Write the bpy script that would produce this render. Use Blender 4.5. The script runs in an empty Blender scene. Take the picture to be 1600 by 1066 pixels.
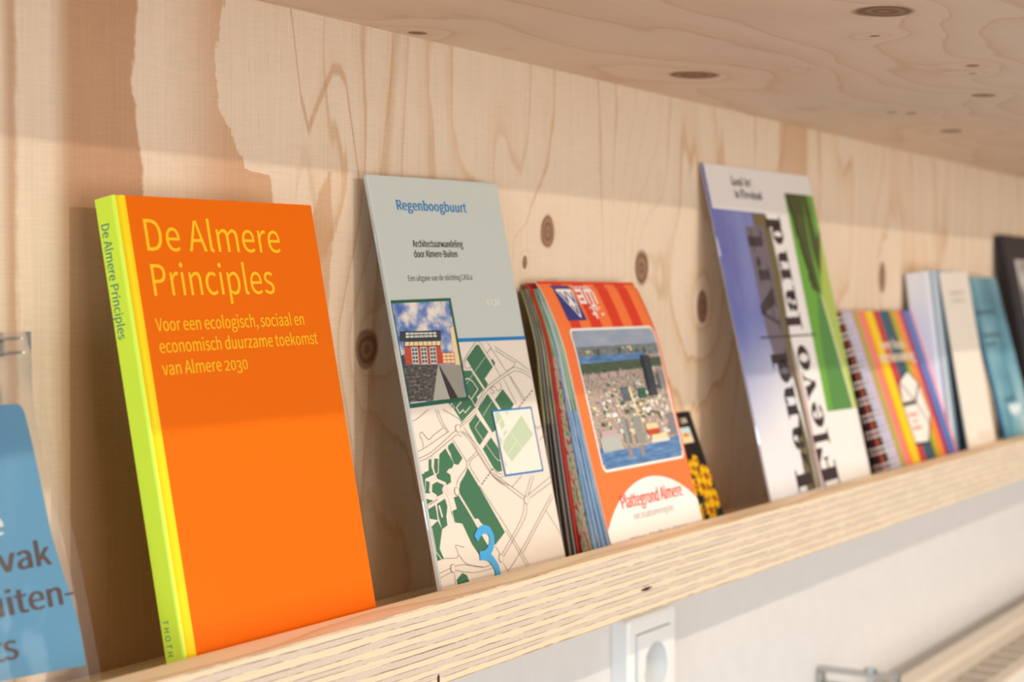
import bpy, bmesh, math, random
from mathutils import Vector, Matrix
from mathutils.geometry import tessellate_polygon

# ------------------------------------------------------------------ camera, world, lights, exposure
SC = bpy.context.scene
COL = SC.collection
H0 = 1.15                                   # camera height above the room's floor

def aim(o, d):
    o.rotation_euler = Vector(d).to_track_quat('-Z', 'Y').to_euler()

cam_d = bpy.data.cameras.new('camera')
cam_d.sensor_width = 36.0
cam_d.lens = 2650.0 / 1600.0 * 36.0
cam_d.clip_start = 0.02
cam_d.dof.use_dof = True
cam_d.dof.focus_distance = 0.90
cam_d.dof.aperture_fstop = 9.5
cam = bpy.data.objects.new('camera', cam_d)
COL.objects.link(cam)
cam.location = (0, 0, H0)
cam.rotation_euler = (math.radians(90 - 1.47), 0, math.radians(31.114 - 90))
SC.camera = cam

world = bpy.data.worlds.new('room_light')
SC.world = world
world.use_nodes = True
bg = world.node_tree.nodes['Background']
bg.inputs['Color'].default_value = (1.0, 0.97, 0.94, 1)
bg.inputs['Strength'].default_value = 0.30

def sun(name, d, strength, color, angle):
    l = bpy.data.lights.new(name, 'SUN')
    l.energy = strength
    l.color = color
    l.angle = math.radians(angle)
    o = bpy.data.objects.new(name, l)
    COL.objects.link(o)
    o.location = (1.0, -2.0, H0 + 1.5)
    aim(o, d)
    return o

def area(name, loc, target, w, h, power, color):
    l = bpy.data.lights.new(name, 'AREA')
    l.shape = 'RECTANGLE'
    l.size, l.size_y = w, h
    l.energy = power
    l.color = color
    o = bpy.data.objects.new(name, l)
    COL.objects.link(o)
    o.location = loc
    aim(o, Vector(target) - Vector(loc))
    return o

lamp = bpy.data.lights.new('ceiling_lamp', 'POINT')
lamp.energy = 82
lamp.color = (1.0, 0.88, 0.72)
lamp.shadow_soft_size = 0.010
lo = bpy.data.objects.new('ceiling_lamp', lamp)
COL.objects.link(lo)
lo.location = (1.2, -1.19, H0 + 0.956)
sun('low_sun', (-0.10, 1.0, -0.206), 0.85, (1.0, 0.92, 0.82), 0.45)
area('room_window', (1.5, -2.4, H0 - 0.35), (1.5, 0.5, H0), 4.4, 1.7, 66, (1.0, 0.97, 0.93))
area('side_window', (-2.4, -0.35, H0 + 0.05), (1.0, 0.5, H0 - 0.05), 1.2, 1.5, 96, (0.68, 0.84, 1.0))

SC.view_settings.view_transform = 'Standard'
SC.view_settings.look = 'None'
SC.view_settings.gamma = 1.0
SC.view_settings.use_curve_mapping = False
SC.view_settings.exposure = -0.37

# ------------------------------------------------------------------ shader helpers
class G:
    """A small node-graph builder: numbers and sockets combine with + - * /."""
    def __init__(self, mat):
        self.nt = mat.node_tree
    def node(self, t, **kw):
        n = self.nt.nodes.new(t)
        for k, v in kw.items():
            setattr(n, k, v)
        return n
    def link(self, a, sock):
        if isinstance(a, S):
            self.nt.links.new(a.s, sock)
        elif isinstance(a, (tuple, list)) and len(a) == 3 and any(isinstance(v, S) for v in a):
            c = self.node('ShaderNodeCombineXYZ')
            for i in range(3):
                self.link(a[i], c.inputs[i])
            self.nt.links.new(c.outputs[0], sock)
        elif isinstance(a, (tuple, list)):
            sock.default_value = tuple(a) + ((1.0,) if len(a) == 3 and len(sock.default_value) == 4 else ())
        else:
            sock.default_value = a
    def math(self, op, *a):
        n = self.node('ShaderNodeMath', operation=op)
        for i, v in enumerate(a):
            self.link(v, n.inputs[i])
        return S(self, n.outputs[0])
    def noise(self, vec, scale=1.0, detail=2.0, rough=0.5):
        n = self.node('ShaderNodeTexNoise')
        self.link(vec, n.inputs['Vector'])
        n.inputs['Scale'].default_value = scale
        n.inputs['Detail'].default_value = detail
        n.inputs['Roughness'].default_value = rough
        return S(self, n.outputs['Fac'])
    def smooth(self, lo, hi, x):
        n = self.node('ShaderNodeMapRange', interpolation_type='SMOOTHSTEP')
        self.link(x, n.inputs['Value'])
        self.link(lo, n.inputs['From Min'])
        self.link(hi, n.inputs['From Max'])
        return S(self, n.outputs['Result'])
    def mix(self, f, a, b):
        n = self.node('ShaderNodeMix', data_type='RGBA')
        self.link(f, n.inputs[0])
        self.link(a, n.inputs[6])
        self.link(b, n.inputs[7])
        return S(self, n.outputs[2])
    def curve(self, x, pts):
        """piecewise linear function of x"""
        x0, x1 = pts[0][0], pts[-1][0]
        y0, y1 = min(p[1] for p in pts), max(p[1] for p in pts)
        r = self.node('ShaderNodeValToRGB')
        e = r.color_ramp.elements
        while len(e) < len(pts):
            e.new(0.5)
        for el, (px, py) in zip(e, pts):
            el.position = (px - x0) / (x1 - x0)
            v = (py - y0) / (y1 - y0)
            el.color = (v, v, v, 1)
        self.link((x - x0) / (x1 - x0), r.inputs[0])
        sp = self.node('ShaderNodeSeparateColor')
        self.nt.links.new(r.outputs[0], sp.inputs[0])
        return S(self, sp.outputs[0]) * (y1 - y0) + y0
    def coords(self, kind='Object'):
        t = self.node('ShaderNodeTexCoord')
        sp = self.node('ShaderNodeSeparateXYZ')
        self.nt.links.new(t.outputs[kind], sp.inputs[0])
        return tuple(S(self, sp.outputs[i]) for i in range(3))

class S:
    def __init__(self, g, s):
        self.g, self.s = g, s
    def __add__(self, o): return self.g.math('ADD', self, o)
    def __radd__(self, o): return self.g.math('ADD', o, self)
    def __sub__(self, o): return self.g.math('SUBTRACT', self, o)
    def __rsub__(self, o): return self.g.math('SUBTRACT', o, self)
    def __mul__(self, o): return self.g.math('MULTIPLY', self, o)
    def __rmul__(self, o): return self.g.math('MULTIPLY', o, self)
    def __truediv__(self, o): return self.g.math('DIVIDE', self, o)
    def __pow__(self, o): return self.g.math('POWER', self, o)

def lin(r, g, b):
    f = lambda c: ((c / 255 + 0.055) / 1.055) ** 2.4 if c > 10 else c / 255 / 12.92
    return (f(r), f(g), f(b))

MATS = {}
def base_mat(name, rough=0.5, spec=0.3):
    m = bpy.data.materials.new(name)
    m.use_nodes = True
    b = m.node_tree.nodes['Principled BSDF']
    b.inputs['Roughness'].default_value = rough
    b.inputs['Specular IOR Level'].default_value = spec
    MATS[name] = m
    return m, G(m), b

def flat(name, rgb, rough=0.5, spec=0.3, metal=0.0, grain=0.0, gscale=900):
    m, g, b = base_mat(name, rough, spec)
    c = lin(*rgb)
    b.inputs['Metallic'].default_value = metal
    if grain:
        x, y, z = g.coords()
        n = g.noise((x, y, z), gscale, 2)
        k = g.smooth(0.3, 0.7, n)
        g.link(g.mix(k, tuple(v * (1 - grain) for v in c), tuple(min(1, v * (1 + grain)) for v in c)), b.inputs['Base Color'])
    else:
        b.inputs['Base Color'].default_value = c + (1,)
    return m

# ------------------------------------------------------------------ object helpers
def thing(name, label, cat, mat=None, loc=(0, 0, 0), group=None):
    o = bpy.data.objects.new(name, None)
    o.empty_display_size = 0.02
    COL.objects.link(o)
    m = mat.copy() if mat is not None else Matrix.Translation(Vector(loc))
    m.translation.z += H0
    o.matrix_world = m
    o['label'] = label
    o['category'] = cat
    if group:
        o['group'] = group
    return o

def make(name, mb, parent=None, label=None, loc=(0, 0, 0)):
    me = bpy.data.meshes.new(name)
    me.from_pydata(mb.v, [], mb.f)
    for n in mb.names:
        me.materials.append(MATS[n])
    for p, i in zip(me.polygons, mb.mi):
        p.material_index = i
    me.update()
    o = bpy.data.objects.new(name, me)
    COL.objects.link(o)
    if parent is not None:
        o.parent = parent
        o.location = loc
    else:
        o.location = (loc[0], loc[1], loc[2] + H0)
    if label:
        o['label'] = label
    return o

def smooth_shade(o, deg=40):
    me = o.data
    for p in me.polygons:
        p.use_smooth = True
    bm = bmesh.new()
    bm.from_mesh(me)
    for e in bm.edges:
        if len(e.link_faces) == 2 and e.calc_face_angle(0) > math.radians(deg):
            e.smooth = False
    bm.to_mesh(me)
    bm.free()
    return o

def bevel(o, w=0.001, seg=2):
    m = o.modifiers.new('bevel', 'BEVEL')
    m.width = w
    m.segments = seg
    m.limit_method = 'ANGLE'
    m.angle_limit = math.radians(50)
    return o

def lean_frame(x0, y0, lean_deg, roll_deg=0.0, z0=-0.179, shift=0.0):
    """local x runs along the cover, y into the book, z up the cover"""
    ln, ro = math.radians(lean_deg), math.radians(roll_deg)
    e = Vector((1, 0, 0))
    u = Vector((0, math.sin(ln), math.cos(ln)))
    e2 = e * math.cos(ro) + u * math.sin(ro)
    u2 = u * math.cos(ro) - e * math.sin(ro)
    n = Vector((0, math.cos(ln), -math.sin(ln)))
    m = Matrix.Identity(4)
    for i in range(3):
        m[i][0], m[i][1], m[i][2] = e2[i], n[i], u2[i]
    m.translation = Vector((x0, y0, z0))
    return m

STEP = 0.00008
class MB:
    """Collects faces with named materials; 2D printing goes on planes laid just off a face."""
    def __init__(self):
        self.v, self.f, self.mi, self.names = [], [], [], []
    def mat(self, n):
        if n not in self.names:
            self.names.append(n)
        return self.names.index(n)
    def face(self, pts, m):
        i = len(self.v)
        self.v += [tuple(p) for p in pts]
        self.f.append(tuple(range(i, i + len(pts))))
        self.mi.append(self.mat(m))
    def box(self, x0, x1, y0, y1, z0, z1, m):
        i = len(self.v)
        self.v += [(x, y, z) for x in (x0, x1) for y in (y0, y1) for z in (z0, z1)]
        for q in ((0, 1, 3, 2), (4, 6, 7, 5), (0, 4, 5, 1), (2, 3, 7, 6), (0, 2, 6, 4), (1, 5, 7, 3)):
            self.f.append(tuple(i + k for k in q))
            self.mi.append(self.mat(m[{(0, 4, 5, 1): 0}.get(q, 1)] if isinstance(m, tuple) else m))
    def extrude_x(self, prof, x0, x1, m, side=None, fm=None):
        """closed (y, z) profile extruded along x; fm(i) gives a face's material"""
        n = len(prof)
        i = len(self.v)
        self.v += [(x0, y, z) for y, z in prof] + [(x1, y, z) for y, z in prof]
        for k in range(n):
            j = (k + 1) % n
            self.f.append((i + k, i + j, i + n + j, i + n + k))
            self.mi.append(self.mat(fm(k) if fm else m))
        tris = tessellate_polygon([[Vector((y, z, 0)) for y, z in prof]])
        for t in tris:
            self.f.append(tuple(i + k for k in t)); self.mi.append(self.mat(side or m))
            self.f.append(tuple(i + n + k for k in reversed(t))); self.mi.append(self.mat(side or m))
    def extrude_z(self, prof, z0, z1, m, fm=None):
        """closed (x, y) profile extruded along z"""
        n = len(prof)
        i = len(self.v)
        self.v += [(x, y, z0) for x, y in prof] + [(x, y, z1) for x, y in prof]
        for k in range(n):
            j = (k + 1) % n
            self.f.append((i + k, i + j, i + n + j, i + n + k))
            self.mi.append(self.mat(fm(k) if fm else m))
        for t in tessellate_polygon([[Vector((x, y, 0)) for x, y in prof]]):
            self.f.append(tuple(i + k for k in t)); self.mi.append(self.mat(m))
            self.f.append(tuple(i + n + k for k in reversed(t))); self.mi.append(self.mat(m))
    def tube(self, pts, r, m, n=8, closed=False):
        pts = [Vector(p) for p in pts]
        rings = []
        ref = Vector((0.123, 0.77, 0.31)).normalized()
        for k, p in enumerate(pts):
            a = pts[(k - 1) % len(pts)] if closed or k else p
            b = pts[(k + 1) % len(pts)] if closed or k < len(pts) - 1 else p
            d = (b - a).normalized()
            s = d.cross(ref).normalized()
            t = d.cross(s)
            i = len(self.v)
            self.v += [tuple(p + r * (math.cos(q) * s + math.sin(q) * t)) for q in [2 * math.pi * j / n for j in range(n)]]
            rings.append(i)
        cnt = len(rings) if closed else len(rings) - 1
        for k in range(cnt):
            a, b = rings[k], rings[(k + 1) % len(rings)]
            for j in range(n):
                self.f.append((a + j, a + (j + 1) % n, b + (j + 1) % n, b + j)); self.mi.append(self.mat(m))
        if not closed:
            self.f.append(tuple(rings[0] + j for j in range(n))); self.mi.append(self.mat(m))
            self.f.append(tuple(rings[-1] + j for j in reversed(range(n)))); self.mi.append(self.mat(m))
    # ---- printing (s, t) in metres on the plane given by self.plane
    plane = staticmethod(lambda s, t, k: (s, -k * STEP, t))
    def poly(self, pts, m, k=1, holes=()):
        loops = [[Vector((p[0], p[1], 0)) for p in pts]] + [[Vector((p[0], p[1], 0)) for p in h] for h in holes]
        flatp = [p for l in loops for p in l]
        i = len(self.v)
        self.v += [self.plane(p.x, p.y, k) for p in flatp]
        for t in tessellate_polygon(loops):
            a, b, c = (flatp[q] for q in t)
            ar = (b.x - a.x) * (c.y - a.y) - (c.x - a.x) * (b.y - a.y)
            if abs(ar) < 1e-14:
                continue
            self.f.append(tuple(i + q for q in (t if ar > 0 else reversed(t))))
            self.mi.append(self.mat(m))
    def rect(self, s0, t0, s1, t1, m, k=1):
        self.poly([(s0, t0), (s1, t0), (s1, t1), (s0, t1)], m, k)
    def line(self, pts, w, m, k=1):
        """a stroke of even width with mitred corners"""
        P = [Vector((p[0], p[1])) for p in pts]
        P = [p for i, p in enumerate(P) if i == 0 or (p - P[i - 1]).length > 1e-7]
        if len(P) < 2:
            return
        closed = len(P) > 3 and (P[0] - P[-1]).length < 1e-7
        if closed:
            P = P[:-1]
        n = len(P)
        L, R = [], []
        for i in range(n):
            a = P[i - 1] if (i or closed) else None
            c = P[(i + 1) % n] if (i < n - 1 or closed) else None
            d0 = (P[i] - a).normalized() if a is not None else None
            d1 = (c - P[i]).normalized() if c is not None else None
            d0 = d0 or d1
            d1 = d1 or d0
            t = d0 + d1
            t = t.normalized() if t.length > 1e-6 else d1
            nn = Vector((-t.y, t.x))
            f = 1.0 / max(0.45, nn.dot(Vector((-d1.y, d1.x))))
            L.append(P[i] + nn * (w / 2 * f))
            R.append(P[i] - nn * (w / 2 * f))
        i0 = len(self.v)
        for l, r in zip(L, R):
            self.v.append(self.plane(r.x, r.y, k))
            self.v.append(self.plane(l.x, l.y, k))
        for i in range(n if closed else n - 1):
            j = (i + 1) % n
            self.f.append((i0 + 2 * i, i0 + 2 * j, i0 + 2 * j + 1, i0 + 2 * i + 1))
            self.mi.append(self.mat(m))
    def ellipse(self, cx, cy, rx, ry, m, k=1, n=24, inner=0.0, rot=0.0):
        def loop(f):
            out = []
            for j in range(n):
                a = 2 * math.pi * j / n
                x, y = rx * f * math.cos(a), ry * f * math.sin(a)
                out.append((cx + x * math.cos(rot) - y * math.sin(rot), cy + x * math.sin(rot) + y * math.cos(rot)))
            return out
        self.poly(loop(1), m, k, [loop(inner)] if inner else ())
    def round_rect(self, s0, t0, s1, t1, r, m, k=1, n=5):
        pts = []
        for cx, cy, a0 in ((s1 - r, t1 - r, 0), (s0 + r, t1 - r, 90), (s0 + r, t0 + r, 180), (s1 - r, t0 + r, 270)):
            for j in range(n + 1):
                a = math.radians(a0 + 90 * j / n)
                pts.append((cx + r * math.cos(a), cy + r * math.sin(a)))
        self.poly(pts, m, k)
    def text(self, s, x0, x1, base, cap, m, k=1, bold=0.0, track=0.0, tf=None, oldstyle=False, align_right=False):
        """lettering of cap height `cap`; fitted to x0..x1 when x1 is given"""
        u = cap / 714.0
        total = sum(GLYPHS[c][0] + track for c in s) * u
        fx = (x1 - x0) / total if x1 is not None else 1.0
        x = x0
        for c in s:
            adv, cont = GLYPHS[c]
            sy, dy = 1.0, 0.0
            if oldstyle and c in '02':
                sy = 0.76
            if oldstyle and c == '3':
                dy = -190
            shifts = [0.0] if not bold else [-bold * 0.5, 0.0, bold * 0.5]
            for bi, b in enumerate(shifts):
                loops = []
                for q in cont:
                    pts = [(x + (px * u * fx) + b * cap, base + (py * sy + dy) * u) for px, py in q]
                    loops.append([tf(*p) for p in pts] if tf else pts)
                if not loops:
                    continue
                for grp in nest(loops):
                    self.poly(grp[0], m, k + 0.3 * bi, grp[1:])
            x += (adv + track) * u * fx
        return x

def spline(pts, n=8):
    """smooth curve through the points"""
    P = [Vector((p[0], p[1])) for p in pts]
    P = [2 * P[0] - P[1]] + P + [2 * P[-1] - P[-2]]
    out = []
    for i in range(1, len(P) - 2):
        for j in range(n):
            t = j / n
            a, b, c, d = P[i - 1], P[i], P[i + 1], P[i + 2]
            q = 0.5 * (2 * b + (c - a) * t + (2 * a - 5 * b + 4 * c - d) * t * t + (3 * b - a - 3 * c + d) * t ** 3)
            out.append((q.x, q.y))
    out.append(tuple(P[-2]))
    return out

def area2(p):
    return sum(p[i][0] * p[(i + 1) % len(p)][1] - p[(i + 1) % len(p)][0] * p[i][1] for i in range(len(p))) / 2

def inside(pt, poly):
    r = False
    for i in range(len(poly)):
        a, b = poly[i], poly[i - 1]
        if (a[1] > pt[1]) != (b[1] > pt[1]) and pt[0] < (b[0] - a[0]) * (pt[1] - a[1]) / (b[1] - a[1]) + a[0]:
            r = not r
    return r

def nest(loops):
    """groups outlines with the holes that lie inside them"""
    loops = sorted(loops, key=lambda l: -abs(area2(l)))
    out = []
    for l in loops:
        for grp in out:
            if inside(l[0], grp[0]):
                grp.append(l)
                break
        else:
            out.append([l])
    return out

def bent(o, fn, cuts):
    """slices a mesh at heights z and moves its points along y by fn(z)"""
    bm = bmesh.new()
    bm.from_mesh(o.data)
    for z in cuts:
        bmesh.ops.bisect_plane(bm, geom=bm.verts[:] + bm.edges[:] + bm.faces[:], plane_co=(0, 0, z), plane_no=(0, 0, 1))
    for v in bm.verts:
        v.co.y += fn(v.co.z, v.co.x)
    bm.to_mesh(o.data)
    bm.free()
    return o

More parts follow.
